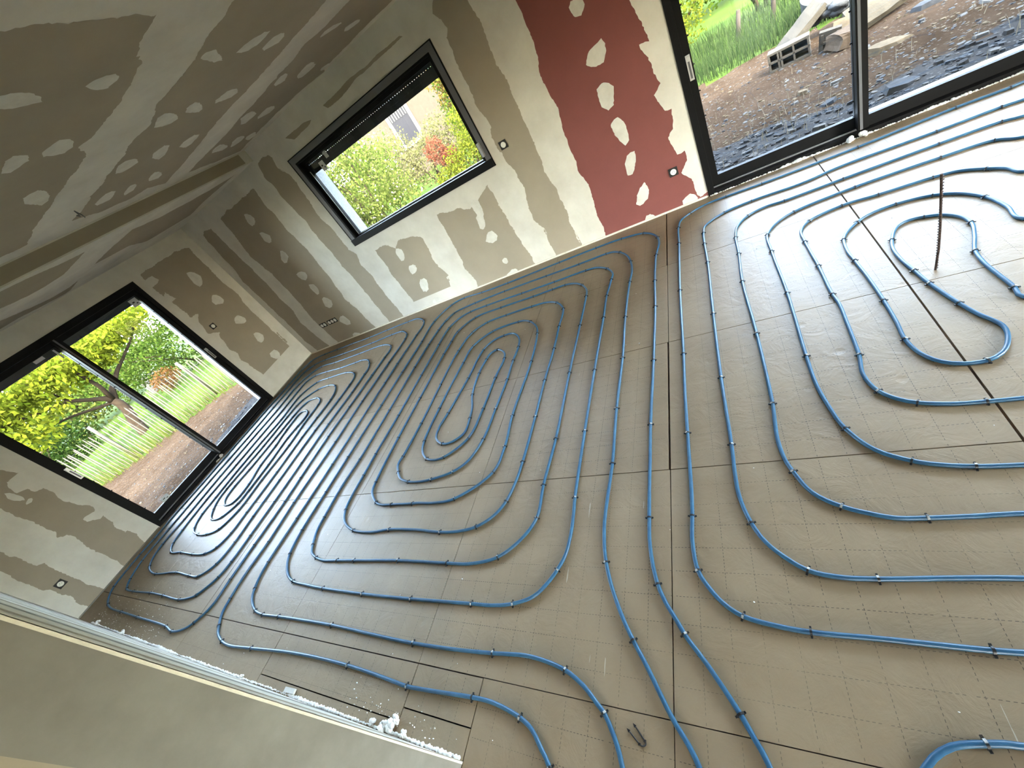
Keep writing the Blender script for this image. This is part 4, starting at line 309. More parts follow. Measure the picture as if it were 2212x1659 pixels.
# corner bead and base strips
cb = MB(); cb.box((5.235, -4.289, .0), (5.2645, -4.2872, 2.58)); cb.box((5.2615, -4.296, 0), (5.2645, -4.2875, 2.58)); cb.obj('trim_2', [M['cream']], kind='structure')
bs = MB(); bs.box((.012, -.011, .0), (6.44, -.0015, .017)); bs.obj('baseboard_back', [M['cream']], kind='structure')
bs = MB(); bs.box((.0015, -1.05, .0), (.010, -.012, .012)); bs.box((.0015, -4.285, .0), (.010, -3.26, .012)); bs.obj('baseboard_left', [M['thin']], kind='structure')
# ---------------------------------------------------------------- window and doors
def ring(mb, u0, u1, z0, z1, w_, d0, d1, T, m=0, wb_=None, wt=None):
    wb_ = w_ if wb_ is None else wb_; wt = w_ if wt is None else wt
    mb.box((u0, d0, z0), (u0 + w_, d1, z1), m, T); mb.box((u1 - w_, d0, z0), (u1, d1, z1), m, T)
    mb.box((u0 + w_, d0, z1 - wt), (u1 - w_, d1, z1), m, T); mb.box((u0 + w_, d0, z0), (u1 - w_, d1, z0 + wb_), m, T)
def shutter(name, u0, u1, zb, zt, d, T, parent, holes=True):
    """roller shutter curtain hanging partly down: slats with one row of light slots between two slats"""
    mb = MB(); z = zb; k = 0
    while z < zt:
        h = .038
        if k == 2 and holes:
            mb.box((u0, d, z), (u1, d + .009, z + .012), 0, T)
            u = u0; 
            while u < u1:
                mb.box((u, d, z + .012), (min(u + .020, u1), d + .009, z + .018), 0, T); u += .030
            mb.box((u0, d, z + .018), (u1, d + .009, z + h), 0, T)
        else:
            mb.box((u0, d, z), (u1, d + .009, z + h - .002), 0, T); mb.box((u0, d + .002, z + h - .002), (u1, d + .007, z + h), 0, T)
        z += h; k += 1
    mb.box((u0, d - .004, zb - .012), (u1, d + .013, zb), 0, T)
    return mb.obj(name, [M['slat']], parent)
def pads(u0, u1, z0, z1, d, T, parent, step=.2):
    n = 0; z = z0 + .12
    while z < z1:
        for u in (u0 + .006, u1 - .006):
            mb = MB(); mb.box((u - .006, d - .004, z - .006), (u + .006, d, z + .006), 0, T); mb.obj('glazing_pad', [M['seal']], parent); n += 1
        z += step
def sticker(u, z, wd, hg, d, T, parent, marks=True, tilt=0):
    mb = MB(); mb.box((u - wd/2, d - .0012, z - hg/2), (u + wd/2, d, z + hg/2), 0, T)
    if marks:
        mb.box((u - wd*.28, d - .0016, z - hg*.02), (u + wd*.02, d - .0012, z + hg*.14), 1, T); mb.box((u + wd*.08, d - .0016, z - hg*.25), (u + wd*.3, d - .0012, z - hg*.12), 1, T)
    mb.obj('sticker', [M['sticker'], M['ink_hollow']], parent)
# window over the floor loops
wn = empty('window_1', (3.6, 0, 1.15), kind='structure')
def loc(o, e_): o.location = -Vector(e_.location)
def fix(e_):
    for c in e_.children: loc(c, e_)
mb = MB()
u0, u1, z0, z1 = 2.49, 4.70, 1.15, 2.26
ring(mb, u0, u1, z0 + .05, z1, .06, -.012, .012, T_B, 0, wb_=.0); ring(mb, u0 + .06, u1 - .06, z0 + .05, z1 - .06, .02, -.008, .012, T_B, 1, wb_=0)
ring(mb, u0 - .006, u1 + .006, z0 - .004, z1 + .006, .008, -.016, .0, T_B, 1)
mb.box((u0, -.035, z0), (u1, .03, z0 + .075), 1, T_B)
mb.obj('window_casing', [M['trimgrey'], M['black']], wn)
mb = MB(); ring(mb, u0 + .03, u1 - .03, z0 + .03, z1 - .03, .03, .012, .13, T_B, 0); mb.obj('window_frame', [M['black']], wn)
mb = MB(); ring(mb, u0 + .06, u1 - .06, z0 + .045, z1 - .06, .055, .05, .1, T_B, 0, wb_=.045); mb.obj('sash', [M['black']], wn)
mb = MB(); mb.box((u0 + .108, .046, z0 + .085), (u0 + .115, .052, z1 - .2), 0, T_B); mb.box((u0 + .115, .048, z0 + .085), (u1 - .108, .052, z0 + .088), 0, T_B); mb.obj('glazing_bead', [M['silver']], wn)
mb = MB(); mb.box((u0 + .11, .074, z0 + .085), (u1 - .11, .08, z1 - .11), 0, T_B); mb.obj('pane', [M['glass']], wn)
shutter('roller_shutter', u0 + .06, u1 - .06, 2.03, 2.40, .135, T_B, wn)
sticker(2.93, 2.10, .05, .07, .072, T_B, wn, False); sticker(2.80, 2.03, .075, .10, .072, T_B, wn)
mb = MB(); mb.box((4.635, -.05, 1.27), (4.66, -.012, 1.40), 0, T_B); mb.obj('window_handle', [M['silver']], wn)
mb = MB(); mb.box((u0, .13, z0 + .02), (u1, .42, z0 + .05), 0, T_B); mb.obj('window_sill', [M['trimgrey']], wn)
fix(wn)
def sliding_door(name, u0, u1, um, T, near_left, right_is_inner, handles, base, drop=2.06):
    """two-leaf black sliding door: outer frame, two sashes, panes, pads, shutter"""
    dr = empty(name, base, kind='structure')
    z1 = 2.25
    mb = MB(); ring(mb, u0, u1, 0, z1, .055, -.006, .14, T, 0, wb_=.035, wt=.075)
    mb.box((u0 + .055, .055, .035), (u1 - .055, .062, .048), 1, T); mb.box((u0 + .055, .105, .035), (u1 - .055, .112, .048), 1, T)
    mb.obj('door_frame', [M['black'], M['trimgrey']], dr)
    s = .065
    for k, (a, b) in enumerate(((u0 + .045, um + s/2), (um - s/2, u1 - .045))):
        inner = (k == 1) == right_is_inner; d0 = .03 if inner else .085; d1 = d0 + .042
        mb = MB(); ring(mb, a, b, .045, z1 - .07, s, d0, d1, T, 0, wb_=.085)
        leaf = mb.obj('door_leaf', [M['black']], dr)
        mb = MB(); mb.box((a + s, d0 + .018, .13), (b - s, d0 + .024, z1 - .135), 0, T); mb.obj('pane', [M['glass']], dr)
        pads(a + s, b - s, .13, z1 - .135, d0 + .016, T, dr)
    mb = MB(); mb.box((um - .034, .0, .05), (um + .034, .03, z1 - .07), 0, T); mb.box((um - .022, -.004, .05), (um - .004, .0, z1 - .075), 1, T)
    mb.obj('meeting_stile', [M['black'], M['trimgrey']], dr)
    for hu in handles:
        mb = MB(); mb.box((hu - .017, .020, .96), (hu + .017, .028, 1.14), 0, T); mb.box((hu - .007, .017, .975), (hu + .007, .021, 1.095), 1, T); mb.box((hu - .013, .006, 1.105), (hu + .013, .021, 1.13), 0, T)
        mb.obj('door_handle', [M['silver'], M['trimgrey']], dr)
    shutter('roller_shutter', u0 + .04, u1 - .04, drop, 2.42, .19, T, dr)
    mb = MB(); mb.box((u0 - .02, .14, -.03), (u1 + .02, .44, .012), 0, T); mb.obj('threshold', [M['silver']], dr)
    return dr
d1 = sliding_door('door_1', -3.25, -1.06, -2.155, T_L, True, True, (-3.0 - .17, -1.105 - .03), (0, -2.155, 0))
sticker(-1.235, 2.05, .10, .10, .044, T_L, d1); sticker(-2.40, 2.09, .10, .035, .044, T_L, d1, False); sticker(-2.24, 2.04, .02, .12, .044, T_L, d1, False)
sticker(-2.1, 1.62, .07, .03, .04, T_L, d1, False); sticker(-2.95, .17, .10, .06, .044, T_L, d1)
fix(d1)
d2 = sliding_door('door_2', 6.45, 8.87, 7.59, T_B, False, True, (6.532,), (7.66, 0, 0), 1.66); fix(d2)  # shutter let down above the view to cut daylight from this door
def added_window(name, u0, u1, T, base, zb=0, zt=2.25):
    dr = empty(name, base, kind='structure'); mb = MB(); ring(mb, u0, u1, zb, zt, .06, .02, .12, T, 0); um = (u0+u1)/2
    mb.box((um - .03, .03, zb + .06), (um + .03, .1, zt - .06), 0, T); mb.obj('door_frame', [M['black']], dr)
    mb = MB(); mb.box((u0 + .06, .07, zb + .06), (u1 - .06, .076, zt - .06), 0, T); mb.obj('pane', [M['glass']], dr); fix(dr)
added_window('door_added_rear', 7.6, 8.4, T_S, (8.0, -9, 0), 0, 2.15); added_window('door_added_right', -4.0, -2.2, T_E, (11.8, -3.1, 0))  # glazed doors added in the unseen walls to bring in fill daylight
# ---------------------------------------------------------------- floor heating pipes
PR = .0085
def catmull(P):
    P = [Vector((p[0], p[1])) for p in P]; out = []
    P = [P[0] * 2 - P[1]] + P + [P[-1] * 2 - P[-2]]
    for i in range(1, len(P) - 2):
        p0, p1, p2, p3 = P[i-1:i+3]; t0 = 0; al = .5
        t1 = t0 + max((p1-p0).length, 1e-4) ** al; t2 = t1 + max((p2-p1).length, 1e-4) ** al; t3 = t2 + max((p3-p2).length, 1e-4) ** al
        n = max(2, int((p2 - p1).length / .022))
        for k in range(n):
            t = t1 + (t2 - t1) * k / n
            a1 = p0*((t1-t)/(t1-t0)) + p1*((t-t0)/(t1-t0)); a2 = p1*((t2-t)/(t2-t1)) + p2*((t-t1)/(t2-t1)); a3 = p2*((t3-t)/(t3-t2)) + p3*((t-t2)/(t3-t2))
            b1 = a1*((t2-t)/(t2-t0)) + a2*((t-t0)/(t2-t0)); b2 = a2*((t3-t)/(t3-t1)) + a3*((t-t1)/(t3-t1))
            out.append(b1*((t2-t)/(t2-t1)) + b2*((t-t1)/(t2-t1)))
    out.append(P[-2]); return out
LAB = {'left': 'long blue heating pipe coiled in tight loops on the boards before the left sliding door',
       'mid': 'long blue heating pipe coiled in rounded loops at the middle of the floor',
       'right': 'long blue heating pipe coiled around the upright steel rod before the right sliding door',
       'small': 'short bend of blue heating pipe at the lower right edge of the floor'}
CL = {'left': 'black plastic clip pinning the blue pipe coiled before the left sliding door', 'mid': 'black plastic clip pinning the blue pipe coiled in the middle of the floor',
      'right': 'black plastic clip pinning the blue pipe coiled around the steel rod', 'small': 'black plastic clip on the short pipe bend at the lower right edge'}
def clip_mesh(pale_crown):
    mb = MB(); r0, r1, hw = PR + .0004, PR + .0033, .0034; n = 12; pts = []
    prof = [(-1, -.0085)] ; ring_ = []
    for i in range(n + 1):
        a = PI * i / n; ring_.append((math.cos(a), math.sin(a)))
    for i in range(n):
        (c0, s0), (c1, s1) = ring_[i], ring_[i+1]
        q = [(r0*c0, r0*s0), (r1*c0, r1*s0), (r1*c1, r1*s1), (r0*c1, r0*s1)]
        k = len(mb.v); mb.v += [(x, -hw, z + PR) for x, z in q] + [(x, hw, z + PR) for x, z in q]
        m = 1 if (pale_crown and 6 <= i <= 9) else 0  # pale faces on one half of the crown
        mb.face((k, k+1, k+2, k+3), m); mb.face((k+7, k+6, k+5, k+4), m); mb.face((k+1, k+5, k+6, k+2), m); mb.face((k+3, k+7, k+4, k), m)
    for sgn in (-1, 1):
        a, b = sorted((sgn * r0, sgn * r1)); mb.box((a, -hw, -.0), (b, hw, PR), 0)
        a, b = sorted((sgn * r1, sgn * (r1 + .0065))); mb.box((a, -hw * .9, .0045), (b, hw * .9, .0098), 0)
    me = mb.mesh('pipe_clip', [M['clip'], M['pale_crown']]); return me
CM = [clip_mesh(False), clip_mesh(True)]
cliplist = []
for key in ('left', 'mid', 'right', 'small'):
    P = PIPES[key]
    if key in ('left', 'mid'):
        def ext(a, b): v = (Vector(b[:2]) - Vector(a[:2])).normalized() * .5; return [b[0] + v.x * .6 + .02, b[1] - abs(v.y) - .3, 0]
        P = [ext(P[2], P[0])] + P + [ext(P[-3], P[-1])]
    cur = catmull(P)
    # remove near duplicates
    c2 = [cur[0]]
    for p in cur[1:]:
        if (p - c2[-1]).length > .006: c2.append(p)
    pts = [(p.x, p.y, PR) for p in c2]
    mb = MB(); mb.tube(pts, PR, 12); o = mb.obj('heating_pipe', [M['pipe']], label=LAB[key], category='pipe', group='blue floor heating pipes')
    for i, q in enumerate(P):
        if not q[2]: continue
        p = Vector((q[0], q[1])); j = min(range(len(c2)), key=lambda k: (c2[k] - p).length_squared)
        t = c2[min(j + 1, len(c2) - 1)] - c2[max(j - 1, 0)]
        p = c2[j]; dist = (Vector((p.x, p.y, 0)) - CAM).length
        cliplist.append((dist, p.x, p.y, math.atan2(t.y, t.x) - PI/2, key))
cliplist.sort(); far = MB()
ORD = ['first', 'second', 'third', 'fourth', 'fifth', 'sixth', 'seventh', 'eighth', 'ninth', 'tenth', 'eleventh', 'twelfth'] + ['%dth' % k for k in range(13, 60)]
CEN = {'left': Vector((1.75, -2.0)), 'mid': Vector((4.35, -2.05)), 'right': Vector((7.45, -2.0)), 'small': Vector((7, -4.3))}
NAMEC = {'left': 'left', 'mid': 'middle', 'right': 'right', 'small': 'small'}
def seg_cross(a, b, c, d):
    def o(p, q, r): return (q[0]-p[0])*(r[1]-p[1]) - (q[1]-p[1])*(r[0]-p[0])
    return o(a, b, c) * o(a, b, d) < 0 and o(c, d, a) * o(c, d, b) < 0
cells = {}
for ci, (dist, x, y, rz, key) in enumerate(cliplist[:300]):
    cen = CEN[key]; p = Vector((x, y)); d = (p - cen); q = cen + d * 8; d2 = d.normalized()
    P = PIPES[key]; n = 0
    for u, v in zip(P, P[1:]):
        if seg_cross(p + d2 * .03, q, u, v): n += 1
    an = d.x / 1.1, d.y
    hx = {'left': .9, 'mid': .55, 'right': .9, 'small': 1}[key]
    if abs(d.y) - 1.25 > abs(d.x) - hx: sd__ = 'window side' if d.y > 0 else 'near side'
    else: sd__ = 'left side' if d.x < 0 else 'right side'
    v = Vector((x, y, 0)) - CAM; px_ = v.dot(r_) / v.dot(f_); py_ = v.dot(d_) / v.dot(f_)
    cells.setdefault((key, n, sd__), []).append((px_, py_, ci))
CLAB = {}
for (key, n, sd__), L_ in cells.items():
    horiz = max(a[0] for a in L_) - min(a[0] for a in L_) >= max(a[1] for a in L_) - min(a[1] for a in L_)
    L_.sort(key=(lambda a: a[0]) if horiz else (lambda a: a[1]))
    for k, a in enumerate(L_):
        if key == 'small': CLAB[a[2]] = CL['small']
        else: CLAB[a[2]] = 'black clip, %s from %s on %s of %s ring inward, %s pipe coil' % (ORD[k], 'left' if horiz else 'top', sd__, ORD[n], NAMEC[key])

near_out = [c for c in cliplist]
for i, (dist, x, y, rz, key) in enumerate(cliplist):
    if i < 300:
        o = bpy.data.objects.new('pipe_clip', CM[1 if dist < 3.2 and (i * 7) % 3 else 0]); C.objects.link(o); o.location = (x, y, 0); o.rotation_euler = (0, 0, rz)
        o['label'] = CLAB[i]; o['category'] = 'clip'; o['group'] = {'left': 'clips on the left pipe coil', 'mid': 'clips on the middle pipe coil', 'right': 'clips on the right pipe coil', 'small': 'clip on the short bend'}[key]
    else:
        ca, sa = math.cos(rz), math.sin(rz); n = len(far.v)
        far.v += [(x + v.co.x*ca - v.co.y*sa, y + v.co.x*sa + v.co.y*ca, v.co.z) for v in CM[0].vertices]
        for p in CM[0].polygons: far.face([n + k for k in p.vertices], 0)
far.obj('distant_pipe_clips', [M['clip']], kind='stuff', label='many small black clips along the far rows of blue pipe by the left door', category='clips')
# loose clip lying on the boards near the camera
mb = MB(); a = Vector((5.915, -4.067, .003)); b = Vector((5.952, -4.095, .003)); c = Vector((5.970, -4.083, .003)); d = Vector((5.935, -4.050, .003))
def seg(p, q, n=4): return [p + (q - p) * k / n for k in range(n)]
ax = (b - a).normalized(); sd_ = (c - b)
arcp = [ (b + c)/2 + (b - c)/2 * math.cos(PI*k/8) + ax * .011 * math.sin(PI*k/8) for k in range(9)]
mb.tube(seg(a, b) + arcp + seg(c, d)[1:] + [d], .0022, 8)
for t_, dr_ in ((a, -ax), (d, (d - c).normalized())):
    s_ = Vector((-dr_.y, dr_.x, 0)); mb.poly([t_ + dr_*.010, t_ + s_*.005 - dr_*.002, t_ - s_*.005 - dr_*.002][::1]); mb.poly([t_ + dr_*.010 + Vector((0,0,.003)), t_ - s_*.005 - dr_*.002 + Vector((0,0,.003)), t_ + s_*.005 - dr_*.002+ Vector((0,0,.003))])
for t_ in (b, c): mb.box((t_.x - .0035, t_.y - .0035, 0), (t_.x + .0035, t_.y + .0035, .0065))
o = mb.obj('loose_pipe_clip', [M['rust'] if False else M['clip']], label='loose black U-shaped clip with barbed tips lying alone between two pipes', category='clip')
# steel rod
mb = MB(); bx, by = 7.38, -1.94
mb.tube([(bx - .004, by, -.0), (bx + .002, by, .12), (bx - .0, by, .25), (bx - .006, by, .38), (bx - .012, by, .51)], .0052, 8)
for k in range(34): z = .01 + k * .0147; mb.tube([(bx - .0002*k, by, z), (bx - .0002*k, by, z + .003)], .0062, 8)
mb.obj('steel_rod', [M['rust']], label='rusty ribbed steel rod standing upright inside the right pipe loop', category='rod')
mb = MB(); mb.tube([(0, 0, 0), (.004, .0, -.03), (.03, -.02, -.05), (.07, -.05, -.045)], .004, 6); mb.tube([(.0, .0, -.0), (-.01, .02, -.035), (-.045, .04, -.05)], .004, 6)
o = mb.obj('ceiling_cable', [mat('grey_cable', (.12, .12, .12), .6)], label='short grey cable ends hanging from the ceiling joint', category='cable'); o.location = (2.601, -2.200, 2.5985)
# ---------------------------------------------------------------- sockets
def socket(name, u, z, T, label, n=1, kind='socket', d=-1, ori='B', pins=True):
    base = T((u, 0, z)); s = empty(name, base, label=label, category='socket')
    g = .071 / 2; hw = g * n
    def Tl(p): q = T(p); return (q[0] - base[0], q[1] - base[1], q[2] - base[2])
    mb = MB(); mb.box((u - hw - .004, -.006, z - .038), (u + hw + .004, -.0015, z + .038), 0, Tl); mb.obj('mounting_plate', [M['socketb']], s)
    for k in range(n):
        uc = u - hw + g + k * 2 * g; mbk = MB(); m_ = len(mbk.v); seg_ = 20
        ring1 = [Tl((uc + .0265*math.cos(2*PI*j/seg_), -.006, z + .0265*math.sin(2*PI*j/seg_))) for j in range(seg_)]
        ring2 = [Tl((uc + .0255*math.cos(2*PI*j/seg_), -.010, z + .0255*math.sin(2*PI*j/seg_))) for j in range(seg_)]
        mbk.v += ring1 + ring2
        for j in range(seg_): mbk.face((j, (j+1) % seg_, seg_ + (j+1) % seg_, seg_ + j), 0)
        mbk.face(range(seg_, 2*seg_), 0)
        fo_ = mbk.obj('socket_face', [M['socketw']], s)
        if pins:
            mp_ = MB()
            for du, dz in ((-.0095, 0), (.0095, 0), (0, .012)): mp_.box((uc + du - .0024, -.0108, z + dz - .0024), (uc + du + .0024, -.0099, z + dz + .0024), 0, Tl)
            mp_.obj('pin_holes', [M['ink_hollow']], fo_)
    return s
socket('wall_socket', -4.08, .37, T_L, 'round white socket on black plate low on wall left of the left door')
socket('wall_switch', -.81, 1.29, T_L, 'round white switch blank on black plate between left door and corner', pins=False)
socket('double_socket', .82, .38, T_B, 'two round white sockets on one black plate nearest the room corner', 2)
socket('triple_socket', 1.05, .38, T_B, 'three round white sockets in a row on one black plate above the floor', 3)
socket('wall_switch', 4.87, 1.27, T_B, 'round white switch blank on black plate right of the window', pins=False)
socket('wall_socket', 6.22, .35, T_B, 'round white socket on black plate low on the red plasterboard')
# ---------------------------------------------------------------- expanding foam
def foam_bead(name, pts, r, label, seed=1, lumps=5, sq=.8, big=()):
    rd_ = random.Random(seed); mb = MB()
    for (a, b) in zip(pts, pts[1:]):
        a, b = Vector(a), Vector(b); n = int((b - a).length / (r * .75)) + 1
        for k in range(n):
            p = a.lerp(b, k / n); rr = r * rd_.uniform(.45, 1.1) * (.35 + 1.5 * abs(noise.noise(Vector((p.x * 2.3, p.y * 2, seed)))) + .9 * abs(noise.noise(Vector((p.x * 9, p.y * 9, seed)))))
            mb.blob((p.x + rd_.uniform(-.3, .3)*r, p.y + rd_.uniform(-.2, .3)*r, rr * sq * .8), (rr, rr, rr * sq), 0, 8, 5, .12, rd_)
    for (x, y, rr) in big:
        for k in range(10): q = rr * rd_.uniform(.4, .8); mb.blob((x + rd_.uniform(-1, 1)*rr*.8, y + rd_.uniform(-1, 1)*rr*.8, q*.8 + rd_.uniform(0, rr*.7)), q, 0, 8, 5, .12, rd_)
    return mb.obj(name, [M['foam']], label=label, category='foam')
foam_bead('expanding_foam', [(.45, -4.283, 0), (1.1, -4.283, 0), (2.4, -4.284, 0), (5.25, -4.282, 0)], .0085, 'bumpy white foam bead along the foot of the near wall', 2,
          big=[(.62, -4.27, .02), (1.35, -4.272, .018), (3.5, -4.28, .012), (4.85, -4.262, .02), (4.86, -4.235, .016), (4.80, -4.268, .018), (4.72, -4.27, .014), (4.93, -4.272, .014)])
foam_bead('expanding_foam', [(6.47, -.012, 0), (7.35, -.014, 0), (8.86, -.014, 0)], .011, 'lumpy cream foam bead under the right sliding door sill', 4, big=[(7.50, -.035, .026), (7.58, -.03, .024)])
foam_bead('expanding_foam', [(.014, -2.30, 0), (.016, -2.18, 0)], .018, 'small grey foam lump at the foot of the left door', 5, big=[(.03, -2.2, .024)])
# trowel left on the foam: small offcut of plaster at the wall foot
mb = MB(); mb.box((-.045, -.012, 0), (.045, .012, .012)); o = mb.obj('plaster_offcut', [M['spot']], label='small pale plaster offcut on the foam bead of the near wall', category='offcut'); o.location = (4.03, -4.262, .006); o.rotation_euler = (0, 0, .05)
# crumbs
mb = MB(); rc = random.Random(12)
for k in range(330):
    if k < 170: x = .4 + rc.random() * 1.6; y = -4.27 + abs(rc.gauss(0, .16))
    elif k < 220: x = 4.5 + rc.random() * .6; y = -4.26 + abs(rc.gauss(0, .05))
    else: x = rc.uniform(1, 8.5); y = rc.uniform(-4.25, -.1)
    r = rc.uniform(.0012, .0034); mb.blob((x, y, r * .7), (r * rc.uniform(.8, 1.8), r, r * .7), 0, 5, 3, .3, rc)
mb.obj('foam_crumbs', [M['foam']], kind='stuff', label='tiny white foam and plaster crumbs scattered over the boards', category='crumbs')
# protective film lifted at seams, torn film flaps
# ---------------------------------------------------------------- outside
GZ = -.25
EX = .083          # outdoor colours darkened in place of weaker daylight, so the garden does not burn out
mat_in, leaf_in = mat, leafmat
def mat(name, col, *a, **k):
    if 'col2' in k and k['col2']: k['col2'] = tuple(c * EX for c in k['col2'])
    k['spec'] = .03
    return mat_in(name, tuple(c * EX for c in col), *a, **k)
def leafmat(name, c1, c2, trans=.45): return leaf_in(name, *(tuple(c * EX * g for c, g in zip(q, (1.75, 1.55, 1.35))) for q in (c1, c2)), trans)
def ground_z(x, y):
    n = noise.noise(Vector((x * .35, y * .35, 1))) * .07 + noise.noise(Vector((x * 1.6, y * 1.6, 3))) * .045 + noise.noise(Vector((x * 5, y * 5, 5))) * .018
    return GZ + n
def soil_mat(name, c1, c2, c3, pebble):
    c1, c2, c3 = (tuple(v * EX for v in q) for q in (c1, c2, c3))
    m = bpy.data.materials.new(name); m.use_nodes = True; nt = m.node_tree; L = nt.links.new; N = nt.nodes.new
    b = nt.nodes['Principled BSDF']; b.inputs['Roughness'].default_value = .95; b.inputs['Specular IOR Level'].default_value = 0
    tc = N('ShaderNodeTexCoord'); n = N('ShaderNodeTexNoise'); n.inputs['Scale'].default_value = 1.1; n.inputs['Detail'].default_value = 10; n.inputs['Roughness'].default_value = .72; L(tc.outputs['Object'], n.inputs[0])
    r = N('ShaderNodeValToRGB'); L(n.outputs[0], r.inputs[0]); e = r.color_ramp.elements; e[0].position = .3; e[0].color = (*c1, 1); e[1].position = .7; e[1].color = (*c2, 1)
    v = N('ShaderNodeTexVoronoi'); v.inputs['Scale'].default_value = 26; v.inputs['Randomness'].default_value = 1; L(tc.outputs['Object'], v.inputs[0])
    lt = N('ShaderNodeMath'); lt.operation = 'LESS_THAN'; L(v.outputs['Distance'], lt.inputs[0]); lt.inputs[1].default_value = .26
    sp = N('ShaderNodeSeparateColor'); L(v.outputs['Color'], sp.inputs[0]); gt = N('ShaderNodeMath'); gt.operation = 'GREATER_THAN'; L(sp.outputs[0], gt.inputs[0]); gt.inputs[1].default_value = 1 - pebble
    mu = N('ShaderNodeMath'); mu.operation = 'MULTIPLY'; L(lt.outputs[0], mu.inputs[0]); L(gt.outputs[0], mu.inputs[1])
    mix = N('ShaderNodeMix'); mix.data_type = 'RGBA'; L(mu.outputs[0], mix.inputs[0]); L(r.outputs[0], mix.inputs[6]); mix.inputs[7].default_value = (*c3, 1); L(mix.outputs[2], b.inputs['Base Color'])
    n2 = N('ShaderNodeTexNoise'); n2.inputs['Scale'].default_value = 14; n2.inputs['Detail'].default_value = 8; n2.inputs['Roughness'].default_value = .7; L(tc.outputs['Object'], n2.inputs[0])
    ad = N('ShaderNodeMath'); ad.operation = 'MULTIPLY_ADD'; L(mu.outputs[0], ad.inputs[0]); ad.inputs[1].default_value = .35; L(n2.outputs[0], ad.inputs[2])
    bp = N('ShaderNodeBump'); bp.inputs['Strength'].default_value = 1; bp.inputs['Distance'].default_value = .05; L(ad.outputs[0], bp.inputs['Height']); L(bp.outputs[0], b.inputs['Normal'])
    return m
DIRT = soil_mat('earth', (.13, .085, .055), (.31, .215, .145), (.48, .41, .33), .6)
RUBBLE = soil_mat('grey_rubble', (.10, .10, .105), (.30, .295, .285), (.5, .5, .48), .8)
GRASS = mat('meadow_turf', (.085, .17, .018), .95, col2=(.20, .33, .035), scale=.7, detail=9, bump=.8, bscale=25)
def terrain(name, x0, x1, y0, y1, st, m, f, test=None, dz=0, **t):
    mb = MB(); nx = int((x1-x0)/st); ny = int((y1-y0)/st); 
    for j in range(ny+1):
        for i in range(nx+1):
            x = x0+(x1-x0)*i/nx; y = y0+(y1-y0)*j/ny; mb.v.append((x, y, f(x, y) + dz))
    for j in range(ny):
        for i in range(nx):
            x = x0+(x1-x0)*(i+.5)/nx; y = y0+(y1-y0)*(j+.5)/ny
            if test and not test(x, y): continue
            a = j*(nx+1)+i; mb.face((a, a+1, a+nx+2, a+nx+1), m if isinstance(m, int) else (0), True)
    return mb
FD = Vector((.72, .69)).normalized()      # direction of the picket fence
F0 = Vector((-6.77, -1.95))
def fence_side(x, y):                      # > 0 on the meadow side
    d = Vector((x, y)) - F0; return FD.x * d.y - FD.y * d.x
def wig(x, y): return noise.noise(Vector((x * .8, y * .8, 9))) * .35
def zone(x, y):
    # 0 dirt, 1 rubble near the house, 2 grass
    if x > 1.5:
        if y > 5.3 + .25 * math.sin(x * 1.3) + wig(x, y) - .35 * max(0, x - 8): return 2
        return 1 if y < 1.75 + wig(x, y) else 0
    if fence_side(x, y) > -.05: return 2
    return 1 if x > -1.75 + wig(x, y) and y < .5 else 0
mb = MB(); st = .16; X0, X1, Y0, Y1 = -12, 15, -7, 11.5
nx = int((X1-X0)/st); ny = int((Y1-Y0)/st)
for j in range(ny+1):
    for i in range(nx+1):
        x = X0+st*i; y = Y0+st*j; z = ground_z(x, y)
        if zone(x, y) == 2: z += .03
        mb.v.append((x, y, z))
for j in range(ny):
    for i in range(nx):
        x = X0+st*(i+.5); y = Y0+st*(j+.5)
        if -.3 < x < 11.9 and -9 < y < .3: continue
        a = j*(nx+1)+i; mb.face((a, a+1, a+nx+2, a+nx+1), zone(x, y), True)
mb.obj('earth_ground', [DIRT, RUBBLE, GRASS], kind='structure')
mb = MB()
def bigz(x, y):
    d = max(0, math.hypot(x - 4, y + 3) - 16); return GZ - .12 + .012 * d
n_ = 40
for j in range(n_+1):
    for i in range(n_+1):
        x = -70+140*i/n_; y = -60+140*j/n_; mb.v.append((x, y, bigz(x, y)))
for j in range(n_):
    for i in range(n_): a = j*(n_+1)+i; mb.face((a, a+1, a+n_+2, a+n_+1), 0, True)
mb.obj('meadow', [GRASS], kind='structure')
# ---- stones
STONE = [mat('grey_slate', (.17, .18, .19), .9, var=.3, scale=12, bump=.4), mat('tan_stone', (.33, .25, .15), .9, var=.3, scale=12, bump=.4), mat('pale_stone', (.34, .325, .295), .9, var=.2, scale=12, bump=.4), mat('dark_slate', (.075, .08, .088), .85, var=.3, scale=14, bump=.4)]
def rock(mb, c, s, m, rd_, flat=.45):
    n = len(mb.v); k = rd_.choice((5, 6, 7)); a0 = rd_.random()*6.28; c = Vector(c); tx, ty = rd_.uniform(-.3, .3), rd_.uniform(-.3, .3)
    rs = [rd_.uniform(.65, 1.1) for _ in range(k)]; el = rd_.uniform(.5, 1)
    for lv, sc_, zz in ((0, 1, 0), (1, .82, 1)):
        for j in range(k):
            a = a0 + 2*PI*j/k; x = math.cos(a)*rs[j]*s*sc_; y = math.sin(a)*rs[j]*s*sc_*el; mb.v.append((c.x+x, c.y+y, c.z + zz*s*flat + (tx*x+ty*y)*zz*.6))
    mb.face([n+k+j for j in range(k)], m)
    for j in range(k): mb.face((n+j, n+(j+1) % k, n+k+(j+1) % k, n+k+j), m)
mb = MB(); rd_ = random.Random(5)
